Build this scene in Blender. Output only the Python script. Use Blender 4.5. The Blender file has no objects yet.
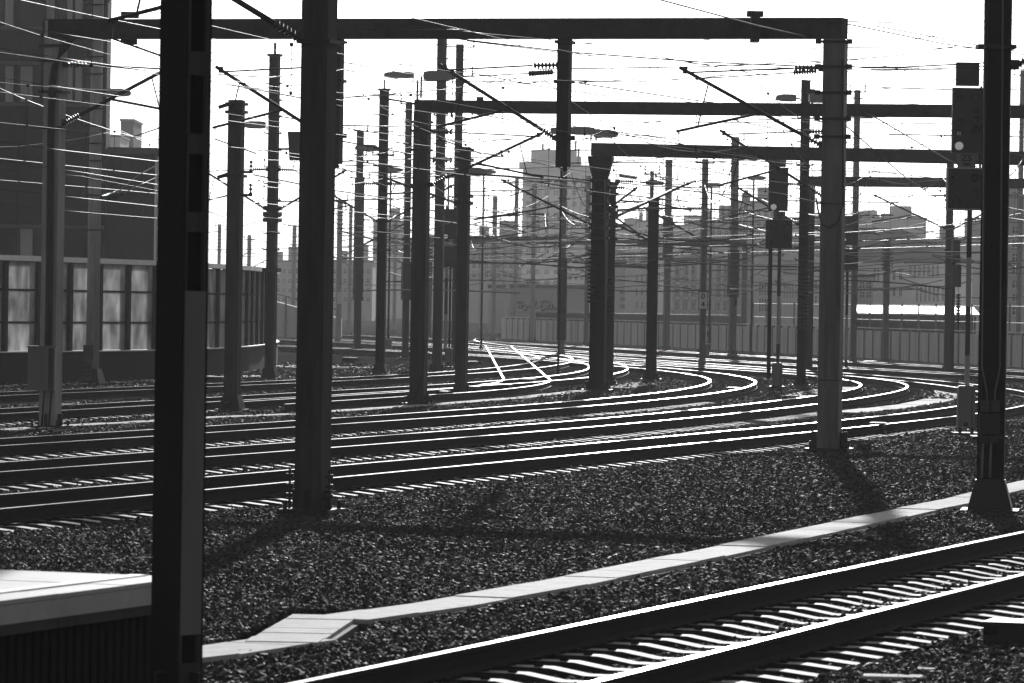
import bpy, math, random
import numpy as np
from mathutils import Matrix, Vector
R=math.radians
random.seed(7); rng=np.random.default_rng(11)
S=bpy.context.scene
COL=S.collection
# ---------------------------------------------------------------- camera
FPX=4500.0; CAMH=2.6
PITCH=math.atan(36.5/FPX); ROLL=R(0.9)
cam_d=bpy.data.cameras.new('camera'); cam=bpy.data.objects.new('camera',cam_d); COL.objects.link(cam)
CM=Matrix.Rotation(math.pi/2-PITCH,4,'X')@Matrix.Rotation(ROLL,4,'Z')
cam.matrix_world=Matrix.Translation((0,0,CAMH))@CM
cam_d.sensor_width=36; cam_d.lens=36*FPX/1024; cam_d.clip_start=0.5; cam_d.clip_end=9000
cam_d.dof.use_dof=True; cam_d.dof.focus_distance=95; cam_d.dof.aperture_fstop=9
S.camera=cam
S.render.resolution_x=1024; S.render.resolution_y=683
# ---------------------------------------------------------------- world, sun, exposure
SUN_EL=13.0; SUN_AZ=2.6      # straight ahead of the camera, slightly right
w=bpy.data.worlds.new('World'); S.world=w; w.use_nodes=True
nt=w.node_tree; nt.nodes.clear()
sky=nt.nodes.new('ShaderNodeTexSky'); sky.sky_type='NISHITA'; sky.sun_disc=False
sky.sun_elevation=R(SUN_EL); sky.sun_rotation=R(SUN_AZ)
sky.air_density=1.0; sky.dust_density=2.0
bw=nt.nodes.new('ShaderNodeRGBToBW'); bg=nt.nodes.new('ShaderNodeBackground'); wo=nt.nodes.new('ShaderNodeOutputWorld')
nt.links.new(sky.outputs[0],bw.inputs[0]); nt.links.new(bw.outputs[0],bg.inputs[0]); nt.links.new(bg.outputs[0],wo.inputs[0])
bg.inputs[1].default_value=0.075
sl=bpy.data.lights.new('sun','SUN'); sl.energy=4.0; sl.angle=R(0.55); sl.color=(1,1,1)
so=bpy.data.objects.new('sun',sl); COL.objects.link(so)
sd=Vector((math.sin(R(SUN_AZ))*math.cos(R(SUN_EL)),math.cos(R(SUN_AZ))*math.cos(R(SUN_EL)),math.sin(R(SUN_EL))))
so.rotation_euler=sd.to_track_quat('Z','Y').to_euler(); so.location=(20,60,60)
S.view_settings.view_transform='Standard'; S.view_settings.look='None'
S.view_settings.exposure=0.0; S.view_settings.gamma=1.0
S.render.engine='CYCLES'
S.cycles.max_bounces=6; S.cycles.volume_bounces=0; S.cycles.transparent_max_bounces=12
# ---------------------------------------------------------------- pixel helpers (a pixel of the photograph -> a point of the place)
def ray(px,py): return CM.to_3x3()@Vector(((px-512)/FPX,(341.5-py)/FPX,-1.0))
def gp(px,py,z=0.0):
    d=ray(px,py); t=(z-CAMH)/d.z; return Vector((d.x*t,d.y*t,z))
def pt(px,py,Y):
    d=ray(px,py); t=Y/d.y; return Vector((d.x*t,Y,CAMH+d.z*t))
# ---------------------------------------------------------------- materials
def mat(name,v,rough=.7,metal=0.,var=.25,scale=6.,bump=0.,bscale=40.,spec=.5,streak=False,rough_var=0.):
    m=bpy.data.materials.new(name); m.use_nodes=True; n=m.node_tree; L=n.links
    b=n.nodes['Principled BSDF']; b.inputs['Roughness'].default_value=rough; b.inputs['Metallic'].default_value=metal
    b.inputs['Specular IOR Level'].default_value=spec
    tc=n.nodes.new('ShaderNodeTexCoord'); mp=n.nodes.new('ShaderNodeMapping')
    L.new(tc.outputs['Object'],mp.inputs[0])
    if streak: mp.inputs['Scale'].default_value=(1,1,.12)
    no=n.nodes.new('ShaderNodeTexNoise'); no.inputs['Scale'].default_value=scale; no.inputs['Detail'].default_value=6; no.inputs['Roughness'].default_value=.65
    L.new(mp.outputs[0],no.inputs['Vector'])
    mr=n.nodes.new('ShaderNodeMapRange'); mr.inputs[1].default_value=.25; mr.inputs[2].default_value=.75
    mr.inputs[3].default_value=v*(1-var); mr.inputs[4].default_value=v*(1+var)
    L.new(no.outputs['Fac'],mr.inputs[0])
    cb=n.nodes.new('ShaderNodeCombineColor')
    for i in range(3): L.new(mr.outputs[0],cb.inputs[i])
    L.new(cb.outputs[0],b.inputs['Base Color'])
    if rough_var:
        m2=n.nodes.new('ShaderNodeMapRange'); m2.inputs[3].default_value=rough-rough_var; m2.inputs[4].default_value=rough+rough_var
        L.new(no.outputs['Fac'],m2.inputs[0]); L.new(m2.outputs[0],b.inputs['Roughness'])
    if bump:
        n2=n.nodes.new('ShaderNodeTexNoise'); n2.inputs['Scale'].default_value=bscale; n2.inputs['Detail'].default_value=4
        L.new(tc.outputs['Object'],n2.inputs['Vector'])
        bp=n.nodes.new('ShaderNodeBump'); bp.inputs['Strength'].default_value=bump; bp.inputs['Distance'].default_value=.02
        L.new(n2.outputs['Fac'],bp.inputs['Height']); L.new(bp.outputs[0],b.inputs['Normal'])
    return m
M={}
M['steel']=mat('galvanised_steel',.048,.72,.0,.6,4,.3,30,streak=True,spec=.3)
M['steel_dark']=mat('painted_dark_steel',.006,.7,0,.35,3,.15,30,streak=True,spec=.25)
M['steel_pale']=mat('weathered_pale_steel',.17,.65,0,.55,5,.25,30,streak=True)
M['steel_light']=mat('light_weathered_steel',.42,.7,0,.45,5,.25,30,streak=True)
M['beam']=mat('gantry_steel',.04,.7,0,.55,2.5,.12,20,spec=.3)
M['black']=mat('black_enamel',.003,.5,0,.3,8)
M['black_fit']=mat('dark_fittings',.012,.55,0,.3,20)
M['rail_head']=mat('polished_rail_head',.2,.27,1.0,.15,9,0,rough_var=.05)
M['rail_dull']=mat('dull_rail_head',.16,.5,1.0,.3,9,0)
M['rail_side']=mat('rusty_rail_side',.008,.85,0,.35,14,.2,90,spec=.2)
M['sleeper']=mat('sleeper_concrete',.5,.7,0,.3,5,.25,70,spec=.5)
M['sleeper_old']=mat('dirty_sleeper_concrete',.15,.9,0,.4,3,.25,70,spec=.0)
M['clip']=mat('rail_clip',.015,1.,0,.3,30,spec=0.)
M['sleeper_side']=mat('shaded_sleeper_side',.035,.9,0,.3,5,spec=0.)  # shade of the sleeper sides painted in as darker concrete
M['concrete']=mat('trough_concrete',.58,.8,0,.32,3.5,.35,50,spec=.25)
M['concrete_dark']=mat('foundation_concrete',.1,.85,0,.35,4,.3,50)
M['plinth']=mat('dark_plinth',.010,.85,0,.35,1.5,.1,20,spec=.1)
M['wire']=mat('wire_metal',.03,.5,.0,.3,5,spec=.36)
M['wire_dark']=mat('dark_cable',.03,.5,0,.2,5)
M['insul']=mat('glazed_insulator',.05,.12,0,.3,20,spec=.8)
M['cabinet']=mat('grey_cabinet_paint',.16,.5,0,.2,5,.05,30,streak=True)
M['plate']=mat('sign_plate_white',.9,.45,0,.08,9)
M['ink']=mat('sign_ink',.01,.6,0,.1,9)
M['pole_white']=mat('pole_band_grey',.4,.5,0,.15,9)
M['pole_red']=mat('pole_band_dark',.04,.5,0,.15,9)
M['lamp']=mat('lamp_housing',.3,.4,0,.12,9)
M['lens_dark']=mat('signal_lens_dark',.03,.12,0,.1,9,spec=.8)
M['wall_dark']=mat('dark_facade',.010,.8,0,.25,.25,.05,5,spec=.1)
M['wall_mid']=mat('grey_render',.55,.85,0,.15,.2,.05,3)
M['wall_light']=mat('pale_render',.75,.85,0,.14,.2,.05,3)
M['roof_dark']=mat('dark_roof',.1,.75,0,.25,.4,.1,4)
M['glass']=mat('window_glass',.02,.2,0,.3,.6,spec=.25)
M['curtain']=mat('window_curtain',.42,.6,0,.35,1.1,streak=True)
M['fence']=mat('concrete_fence_panel',.75,.85,0,.35,1.6,.2,9,streak=True)
M['fence_rib']=mat('weathered_fence_rib',.22,.85,0,.5,1.3,.2,9,streak=True)
M['fence_post']=mat('fence_post_concrete',.12,.85,0,.3,2)
M['metal_roof']=mat('bare_metal_roof',.45,.42,1.0,.3,1.5)
M['graffiti']=mat('graffiti_paint_pale',.42,.7,0,.2,3)
M['graffiti_dark']=mat('graffiti_paint_dark',.03,.7,0,.2,3)
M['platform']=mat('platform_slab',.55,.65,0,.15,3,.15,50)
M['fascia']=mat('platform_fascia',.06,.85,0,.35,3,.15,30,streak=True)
M['capping']=mat('zinc_capping',.75,.5,.9,.1,6)
# pale signal lens, a faint glow put in for the light it reflects
m=bpy.data.materials.new('signal_lens_glow'); m.use_nodes=True; b=m.node_tree.nodes['Principled BSDF']
b.inputs['Base Color'].default_value=(.6,.6,.6,1); b.inputs['Roughness'].default_value=.15; b.inputs['Emission Color'].default_value=(1,1,1,1); b.inputs['Emission Strength'].default_value=.2; M['lens_glow']=m
# noise-barrier glazing: thin milky acrylic, sun shines through
m=bpy.data.materials.new('milky_acrylic_panel'); m.use_nodes=True; n=m.node_tree; L=n.links
out=n.nodes['Material Output']; b=n.nodes['Principled BSDF']; b.inputs['Roughness'].default_value=.25; b.inputs['Base Color'].default_value=(.2,.2,.2,1)
tr=n.nodes.new('ShaderNodeBsdfTranslucent'); mx=n.nodes.new('ShaderNodeMixShader'); mx.inputs[0].default_value=.88
tc=n.nodes.new('ShaderNodeTexCoord'); no=n.nodes.new('ShaderNodeTexNoise'); mp=n.nodes.new('ShaderNodeMapping'); mp.inputs['Scale'].default_value=(1.3,1.3,.8)
L.new(tc.outputs['Object'],mp.inputs[0]); L.new(mp.outputs[0],no.inputs['Vector']); no.inputs['Scale'].default_value=1.2; no.inputs['Detail'].default_value=5
mr=n.nodes.new('ShaderNodeMapRange'); mr.inputs[1].default_value=.3; mr.inputs[2].default_value=.7; mr.inputs[3].default_value=.38; mr.inputs[4].default_value=1.0
L.new(no.outputs['Fac'],mr.inputs[0]); L.new(mr.outputs[0],tr.inputs[0]); L.new(b.outputs[0],mx.inputs[1]); L.new(tr.outputs[0],mx.inputs[2]); L.new(mx.outputs[0],out.inputs[0]); M['acrylic']=m
# ballast
def stone_mat(name,lo,hi,scale,bump,spec=.4):
    m=bpy.data.materials.new(name); m.use_nodes=True; n=m.node_tree; L=n.links; b=n.nodes['Principled BSDF']
    tc=n.nodes.new('ShaderNodeTexCoord'); v=n.nodes.new('ShaderNodeTexVoronoi'); v.inputs['Scale'].default_value=scale
    L.new(tc.outputs['Object'],v.inputs['Vector'])
    sp=n.nodes.new('ShaderNodeSeparateColor'); L.new(v.outputs['Color'],sp.inputs[0])
    no=n.nodes.new('ShaderNodeTexNoise'); no.inputs['Scale'].default_value=.35; no.inputs['Detail'].default_value=5; L.new(tc.outputs['Object'],no.inputs['Vector'])
    mr=n.nodes.new('ShaderNodeMapRange'); mr.inputs[3].default_value=lo; mr.inputs[4].default_value=hi; L.new(sp.outputs[0],mr.inputs[0])
    m2=n.nodes.new('ShaderNodeMapRange'); m2.inputs[1].default_value=.3; m2.inputs[2].default_value=.7; m2.inputs[3].default_value=.65; m2.inputs[4].default_value=1.35; L.new(no.outputs['Fac'],m2.inputs[0])
    mu=n.nodes.new('ShaderNodeMath'); mu.operation='MULTIPLY'; L.new(mr.outputs[0],mu.inputs[0]); L.new(m2.outputs[0],mu.inputs[1])
    cb=n.nodes.new('ShaderNodeCombineColor')
    for i in range(3): L.new(mu.outputs[0],cb.inputs[i])
    L.new(cb.outputs[0],b.inputs['Base Color'])
    m3=n.nodes.new('ShaderNodeMapRange'); m3.inputs[3].default_value=.62; m3.inputs[4].default_value=.95; L.new(sp.outputs[1],m3.inputs[0]); L.new(m3.outputs[0],b.inputs['Roughness'])
    b.inputs['Specular IOR Level'].default_value=spec
    if bump:
        bp=n.nodes.new('ShaderNodeBump'); bp.inputs['Strength'].default_value=bump; bp.inputs['Distance'].default_value=.03
        L.new(v.outputs['Distance'],bp.inputs['Height']); L.new(bp.outputs[0],b.inputs['Normal'])
    return m
M['stone']=stone_mat('ballast_stone',.016,.075,16,0,.14)
M['ground']=stone_mat('ballast_bed',.03,.13,16,.9,0.)
M['grit']=stone_mat('fine_light_grit',.10,.24,30,.5,0.)
# ---------------------------------------------------------------- mesh builder
class MB:
    def __init__(s): s.v=[]; s.f=[]; s.m=[]; s.sm=[]; s.starts=[]; s.fst=[]
    def add(s,vs,fs,mi=0,smooth=False):
        o=len(s.v); s.starts.append(o); s.fst.append(len(s.f)); s.v+= [tuple(v) for v in vs]
        for f in fs: s.f.append(tuple(i+o for i in f)); s.m.append(mi); s.sm.append(smooth)
        return s
    def box(s,c,d,rz=0.,mi=0,M4=None):
        x,y,z=d[0]/2,d[1]/2,d[2]/2
        vs=[Vector(q) for q in((-x,-y,-z),(x,-y,-z),(x,y,-z),(-x,y,-z),(-x,-y,z),(x,-y,z),(x,y,z),(-x,y,z))]
        T=Matrix.Rotation(rz,3,'Z') if M4 is None else M4
        vs=[T@q+Vector(c) for q in vs]
        return s.add(vs,[(0,3,2,1),(4,5,6,7),(0,1,5,4),(1,2,6,5),(2,3,7,6),(3,0,4,7)],mi)
    def frustum(s,c,d0,d1,h,rz=0.,mi=0):
        T=Matrix.Rotation(rz,3,'Z'); vs=[]
        for d,z in((d0,0),(d1,h)):
            for a,b in((-1,-1),(1,-1),(1,1),(-1,1)): vs.append(T@Vector((a*d[0]/2,b*d[1]/2,z))+Vector(c))
        return s.add(vs,[(0,3,2,1),(4,5,6,7),(0,1,5,4),(1,2,6,5),(2,3,7,6),(3,0,4,7)],mi)
    def tube(s,pts,r,n=6,mi=0,caps=True,radii=None):
        pts=[Vector(p) for p in pts]; k=len(pts); vs=[]; fs=[]
        for i,p in enumerate(pts):
            t=(pts[min(i+1,k-1)]-pts[max(i-1,0)]).normalized()
            up=Vector((0,0,1)) if abs(t.z)<.95 else Vector((1,0,0))
            a=t.cross(up).normalized(); b=a.cross(t)
            rr=radii[i] if radii else r
            for j in range(n):
                q=2*math.pi*j/n; vs.append(p+a*math.cos(q)*rr+b*math.sin(q)*rr)
        for i in range(k-1):
            for j in range(n): fs.append((i*n+j,i*n+(j+1)%n,(i+1)*n+(j+1)%n,(i+1)*n+j))
        if caps: fs.append(tuple(range(n))[::-1]); fs.append(tuple((k-1)*n+j for j in range(n)))
        return s.add(vs,fs,mi,True)
    def bar(s,a,b,w_,h,mi=0):
        a=Vector(a); b=Vector(b); t=(b-a); L_=t.length; t.normalize()
        up=Vector((0,0,1)) if abs(t.z)<.99 else Vector((0,1,0))
        x=t.cross(up).normalized(); z=x.cross(t)
        T=Matrix((x,t,z)).transposed()
        return s.box((a+b)/2,(w_,L_,h),M4=T,mi=mi)
    def prism(s,poly,z0,z1,mi=0):
        n=len(poly); vs=[(x,y,z0) for x,y in poly]+[(x,y,z1) for x,y in poly]
        fs=[tuple(range(n))[::-1],tuple(range(n,2*n))]+[(i,(i+1)%n,n+(i+1)%n,n+i) for i in range(n)]
        return s.add(vs,fs,mi)
    def strip(s,path,w_,z0,z1,mi=0):      # raised band along a path in the ground plane
        P=[Vector((p[0],p[1])) for p in path]; k=len(P); vs=[]; fs=[]
        for i,p in enumerate(P):
            t=(P[min(i+1,k-1)]-P[max(i-1,0)]).normalized(); n=Vector((t.y,-t.x))
            ww=w_[i] if isinstance(w_,(list,tuple)) else w_
            for sd_ in(-.5,.5):
                q=p+n*ww*sd_
                vs+= [(q.x,q.y,z0),(q.x,q.y,z1)]
        for i in range(k-1):
            a=i*4; b_=a+4
            fs+= [(a+1,a+3,b_+3,b_+1),(a,a+1,b_+1,b_),(a+3,a+2,b_+2,b_+3)]
        fs+= [(0,2,3,1),((k-1)*4+1,(k-1)*4+3,(k-1)*4+2,(k-1)*4)]
        return s.add(vs,fs,mi)
    def mesh(s,name,mats):
        me=bpy.data.meshes.new(name); me.from_pydata(s.v,[],s.f)
        for m_ in (mats if isinstance(mats,(list,tuple)) else [mats]): me.materials.append(m_)
        me.polygons.foreach_set('material_index',s.m); me.polygons.foreach_set('use_smooth',s.sm)
        me.update(); return me
    def split(s,name,mats,parent=None):     # every added piece becomes a part of its own
        a=list(s.starts)+[len(s.v)]; fa=list(s.fst)+[len(s.f)]
        for i in range(len(a)-1):
            q=MB(); q.v=s.v[a[i]:a[i+1]]; q.f=[tuple(k-a[i] for k in f) for f in s.f[fa[i]:fa[i+1]]]; q.m=s.m[fa[i]:fa[i+1]]; q.sm=s.sm[fa[i]:fa[i+1]]
            c=sum((Vector(v) for v in q.v),Vector())/len(q.v); q.v=[tuple(Vector(v)-c) for v in q.v]
            link(name,q.mesh(name,mats),parent,c)
    def build(s,name,mats,parent=None,loc=(0,0,0),rz=0.):
        return link(name,s.mesh(name,mats),parent,loc,rz)
def link(name,me,parent=None,loc=(0,0,0),rz=0.):
    o=bpy.data.objects.new(name,me); COL.objects.link(o); o.location=loc; o.rotation_euler=(0,0,rz)
    if parent is not None: o.parent=parent
    return o
def tag(o,label=None,cat=None,group=None,kind=None):
    if label: o['label']=label
    if cat: o['category']=cat
    if group: o['group']=group
    if kind: o['kind']=kind
    return o
def thing(name,label,cat,loc=(0,0,0),rz=0.,group=None):
    o=bpy.data.objects.new(name,None); COL.objects.link(o); o.location=loc; o.rotation_euler=(0,0,rz); o.empty_display_size=.3
    return tag(o,label,cat,group)
def text_mesh(txt,size,ext=.004,offset=0.,shear=0.,mats=None,sx=1.):
    c=bpy.data.curves.new('lettering','FONT'); c.body=txt; c.size=size; c.extrude=ext; c.align_x='CENTER'; c.align_y='CENTER'; c.offset=offset; c.shear=shear
    c.resolution_u=3
    o=bpy.data.objects.new('lettering',c); COL.objects.link(o)
    dg=bpy.context.evaluated_depsgraph_get(); dg.update()
    me=bpy.data.meshes.new_from_object(o.evaluated_get(dg)); bpy.data.objects.remove(o)
    if sx!=1.: me.transform(Matrix.Diagonal((sx,1,1,1)))
    me.materials.clear(); me.materials.append(mats); return me
def sag_pts(a,b,sag,n=10):
    a=Vector(a); b=Vector(b); return [a.lerp(b,i/n)-Vector((0,0,4*sag*(i/n)*(1-i/n))) for i in range(n+1)]
TRACK_PTS={
 'F':[(-3.12,20.24),(-1.8,24.24),(-0.47,28.24),(0.86,32.24),(2.18,36.24),(3.51,40.24),(4.83,44.24),(6.16,48.24),(7.48,52.24),(8.81,56.24),(10.13,60.24),(11.46,64.24),(12.79,68.24),(14.11,72.24)],
 'A':[(-8.57,45.23),(-7.28,49.23),(-6.0,53.23),(-4.72,57.23),(-3.46,61.23),(-2.2,65.23),(-0.94,69.22),(0.3,73.22),(1.53,77.22),(2.76,81.22),(3.97,85.22),(5.18,89.22),(6.37,93.21),(7.53,97.21),(8.66,101.2),(9.75,105.19),(10.76,109.18),(11.71,113.17),(12.55,117.15),(13.3,121.13),(13.93,125.11),(14.42,129.08),(14.78,133.05),(14.99,137.03),(15.07,141.0),(15.03,144.98),(14.87,148.96),(14.62,152.94),(14.27,156.93),(13.84,160.91),(13.33,164.9),(12.76,168.89),(12.14,172.88),(11.47,176.87),(10.76,180.87),(10.01,184.86),(9.25,188.86),(8.46,192.85),(7.67,196.85),(6.87,200.85),(6.08,204.85),(5.3,208.86),(4.53,212.86),(3.8,216.87),(3.09,220.87),(2.43,224.88),(1.82,228.89),(1.26,232.9),(0.73,236.9),(0.15,240.89),(-0.48,244.88),(-1.18,248.87),(-1.92,252.86),(-2.73,256.85),(-3.59,260.84),(-4.5,264.83),(-5.47,268.82),(-6.5,272.81),(-7.58,276.8),(-8.72,280.79),(-9.92,284.78),(-11.17,288.77),(-12.48,292.76),(-13.84,296.75)],
 'B':[(-11.76,50.23),(-10.45,54.23),(-9.14,58.23),(-7.83,62.23),(-6.52,66.23),(-5.23,70.23),(-3.96,74.23),(-2.71,78.22),(-1.5,82.22),(-0.31,86.21),(0.83,90.2),(1.93,94.2),(2.98,98.19),(3.99,102.18),(4.95,106.17),(5.88,110.17),(6.77,114.16),(7.62,118.15),(8.44,122.15),(9.22,126.14),(9.96,130.13),(10.64,134.12),(11.24,138.1),(11.74,142.08),(12.12,146.06),(12.36,150.03),(12.45,154.0),(12.35,157.97),(12.08,161.93),(11.66,165.91),(11.08,169.88),(10.38,173.86),(9.55,177.84),(8.63,181.82),(7.61,185.81),(6.52,189.8),(5.36,193.79),(4.16,197.78),(2.93,201.78),(1.68,205.77),(0.41,209.77),(-0.92,213.76),(-2.3,217.75),(-3.73,221.74),(-5.22,225.73),(-6.77,229.72),(-8.37,233.72),(-10.04,237.71),(-11.72,241.71),(-13.4,245.71),(-15.08,249.71),(-16.76,253.71),(-18.44,257.71),(-20.12,261.71),(-21.8,265.71),(-23.48,269.71),(-25.16,273.71),(-26.84,277.71),(-28.52,281.71),(-30.2,285.71),(-31.88,289.71),(-33.56,293.71),(-35.24,297.71)],
 'C':[(-14.64,55.22),(-13.4,59.22),(-12.16,63.22),(-10.91,67.22),(-9.66,71.22),(-8.43,75.22),(-7.2,79.22),(-5.99,83.22),(-4.81,87.21),(-3.65,91.21),(-2.52,95.2),(-1.42,99.2),(-0.37,103.19),(0.64,107.18),(1.6,111.17),(2.51,115.16),(3.35,119.15),(4.14,123.14),(4.85,127.13),(5.5,131.11),(6.06,135.1),(6.54,139.08),(6.94,143.07),(7.24,147.05),(7.43,151.03),(7.51,155.0),(7.48,158.98),(7.32,162.96),(7.04,166.94),(6.66,170.92),(6.18,174.9),(5.62,178.89),(5.01,182.88),(4.34,186.87),(3.62,190.86),(2.84,194.85),(2.01,198.84),(1.11,202.83),(0.17,206.82),(-0.84,210.81),(-1.89,214.8),(-3.01,218.79),(-4.18,222.78),(-5.41,226.77),(-6.69,230.77),(-8.03,234.76),(-9.42,238.75),(-10.87,242.74),(-12.38,246.73),(-13.94,250.72),(-15.56,254.71),(-17.23,258.71),(-18.91,262.71),(-20.59,266.71),(-22.27,270.71),(-23.95,274.71),(-25.63,278.71),(-27.31,282.71),(-28.99,286.71),(-30.67,290.71),(-32.35,294.71),(-34.03,298.71)],
 'D':[(-16.94,70.18),(-15.96,74.18),(-14.97,78.18),(-13.98,82.18),(-13.0,86.18),(-12.01,90.18),(-11.03,94.18),(-10.05,98.18),(-9.08,102.18),(-8.11,106.18),(-7.15,110.18),(-6.19,114.17),(-5.24,118.17),(-4.3,122.17),(-3.37,126.17),(-2.46,130.16),(-1.58,134.16),(-0.75,138.15),(0.04,142.14),(0.77,146.13),(1.43,150.12),(2.02,154.1),(2.52,158.09),(2.94,162.07),(3.28,166.06),(3.54,170.04),(3.73,174.03),(3.84,178.02),(3.9,182.0),(3.89,185.99),(3.82,189.98),(3.69,193.97),(3.51,197.96),(3.27,201.95),(2.98,205.94),(2.63,209.93),(2.22,213.92),(1.76,217.91),(1.25,221.9),(0.67,225.89),(0.04,229.88),(-0.64,233.87),(-1.38,237.86),(-2.18,241.85),(-3.03,245.84),(-3.94,249.83),(-4.9,253.82),(-5.92,257.81),(-7.0,261.8),(-8.13,265.79),(-9.31,269.78),(-10.56,273.77),(-11.86,277.76),(-13.21,281.75),(-14.62,285.74),(-16.09,289.74),(-17.61,293.73),(-19.19,297.72)],
 'E':[(-18.3,90.17),(-17.37,94.17),(-16.4,98.18),(-15.4,102.18),(-14.37,106.19),(-13.33,110.19),(-12.28,114.19),(-11.22,118.19),(-10.18,122.19),(-9.14,126.19),(-8.12,130.18),(-7.13,134.18),(-6.17,138.17),(-5.25,142.17),(-4.37,146.16),(-3.55,150.15),(-2.79,154.14),(-2.09,158.13),(-1.43,162.12),(-0.84,166.11),(-0.3,170.1),(0.18,174.09),(0.61,178.07),(0.98,182.06),(1.3,186.05),(1.56,190.04),(1.76,194.03),(1.91,198.02),(2.0,202.01),(2.04,206.0),(2.02,209.99),(1.94,213.98),(1.81,217.97),(1.63,221.96),(1.38,225.95),(1.08,229.94),(0.73,233.93),(0.32,237.92),(-0.15,241.91),(-0.67,245.9),(-1.25,249.89),(-1.88,253.88),(-2.57,257.87),(-3.32,261.86),(-4.12,265.85),(-4.98,269.84),(-5.89,273.83),(-6.86,277.82),(-7.88,281.81),(-8.96,285.8),(-10.1,289.79),(-11.29,293.78),(-12.54,297.77)],
 'G':[(31.98,119.81),(30.96,123.81),(29.93,127.81),(28.89,131.81),(27.85,135.81),(26.81,139.81),(25.76,143.81),(24.72,147.81),(23.67,151.81),(22.63,155.81),(21.58,159.81),(20.55,163.81),(19.52,167.81),(18.49,171.81),(17.47,175.82),(16.47,179.82),(15.47,183.82),(14.49,187.82),(13.51,191.82),(12.56,195.83),(11.61,199.83),(10.69,203.83),(9.78,207.84),(8.9,211.84),(8.03,215.84),(7.18,219.85),(6.36,223.85),(5.56,227.86),(4.79,231.86),(4.05,235.86),(3.33,239.87),(2.64,243.88),(1.98,247.88),(1.36,251.89),(0.77,255.89),(0.21,259.9),(-0.31,263.91),(-0.8,267.91),(-1.24,271.92),(-1.65,275.93),(-2.02,279.94),(-2.34,283.94),(-2.62,287.95),(-2.86,291.96),(-3.05,295.97),(-3.19,299.98),(-3.29,303.99),(-3.34,308.0),(-3.33,312.01),(-3.27,316.02),(-3.16,320.03),(-3.0,324.04),(-2.78,328.05)],
 'N':[(28.47,149.86),(27.7,153.86),(26.93,157.86),(26.16,161.86),(25.39,165.86),(24.61,169.86),(23.83,173.86),(23.05,177.86),(22.27,181.86),(21.49,185.85),(20.7,189.85),(19.9,193.85),(19.11,197.85),(18.31,201.85),(17.5,205.85),(16.7,209.85),(15.88,213.85),(15.06,217.85),(14.24,221.85),(13.41,225.85),(12.58,229.85),(11.74,233.84),(10.89,237.84),(10.04,241.84),(9.18,245.84),(8.32,249.84),(7.45,253.84),(6.57,257.84),(5.68,261.84),(4.79,265.84),(3.89,269.83),(2.98,273.83),(2.06,277.83),(1.14,281.83),(0.2,285.83),(-0.74,289.83),(-1.69,293.82),(-2.65,297.82),(-3.63,301.82),(-4.61,305.82),(-5.6,309.82),(-6.6,313.82),(-7.61,317.81),(-8.63,321.81),(-9.66,325.81),(-10.7,329.81),(-11.76,333.81),(-12.83,337.81)],
 'X':[(0.52,145.99),(0.47,149.99),(0.43,153.99),(0.38,157.99),(0.34,161.99),(0.3,165.99),(0.25,169.99),(0.21,173.99),(0.16,177.99),(0.12,181.99),(0.07,185.99),(0.03,189.99),(-0.01,193.99),(-0.06,197.99),(-0.1,201.99),(-0.15,205.99),(-0.19,209.99),(-0.24,213.99),(-0.28,217.99),(-0.32,221.99),(-0.37,225.99),(-0.41,229.99),(-0.46,233.99),(-0.5,237.99),(-0.55,241.99),(-0.59,245.99),(-0.64,249.99),(-0.68,253.99),(-0.72,257.99),(-0.77,261.99),(-0.81,265.99)],
}
HAZE=0.00025
# ================================================================ THE GROUND
g=MB(); NX,NY=40,60
xs=[-700+1400*i/NX for i in range(NX+1)]; ys=[-40+ (j/NY)**2*3500 for j in range(NY+1)]
g.add([(x,y,-.10) for y in ys for x in xs],[(j*(NX+1)+i,j*(NX+1)+i+1,(j+1)*(NX+1)+i+1,(j+1)*(NX+1)+i) for j in range(NY) for i in range(NX)])
tag(g.build('ground',M['ground']),kind='structure')
# ================================================================ TRACKS
class Track:
    def __init__(s,key):
        P=np.array(TRACK_PTS[key]); seg=np.hypot(*np.diff(P,axis=0).T); S_=np.concatenate([[0],np.cumsum(seg)])
        s.s=np.arange(0,S_[-1],.6)
        x=np.interp(s.s,S_,P[:,0]); y=np.interp(s.s,S_,P[:,1])
        k=9; ker=np.ones(k)/k                       # soften the corners of the polyline
        xp=np.pad(x,k//2,mode='reflect',reflect_type='odd'); yp=np.pad(y,k//2,mode='reflect',reflect_type='odd')
        s.x=np.convolve(xp,ker,'valid'); s.y=np.convolve(yp,ker,'valid')
        s.h=np.arctan2(np.gradient(s.x),np.gradient(s.y))  # heading from +Y towards +X
    def at(s,Y,off=0.,z=0.):
        X=np.interp(Y,s.y,s.x); h=np.interp(Y,s.y,s.h); return Vector((X+off*math.cos(h),Y-off*math.sin(h),z))
    def head(s,Y): return float(np.interp(Y,s.y,s.h))
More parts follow.
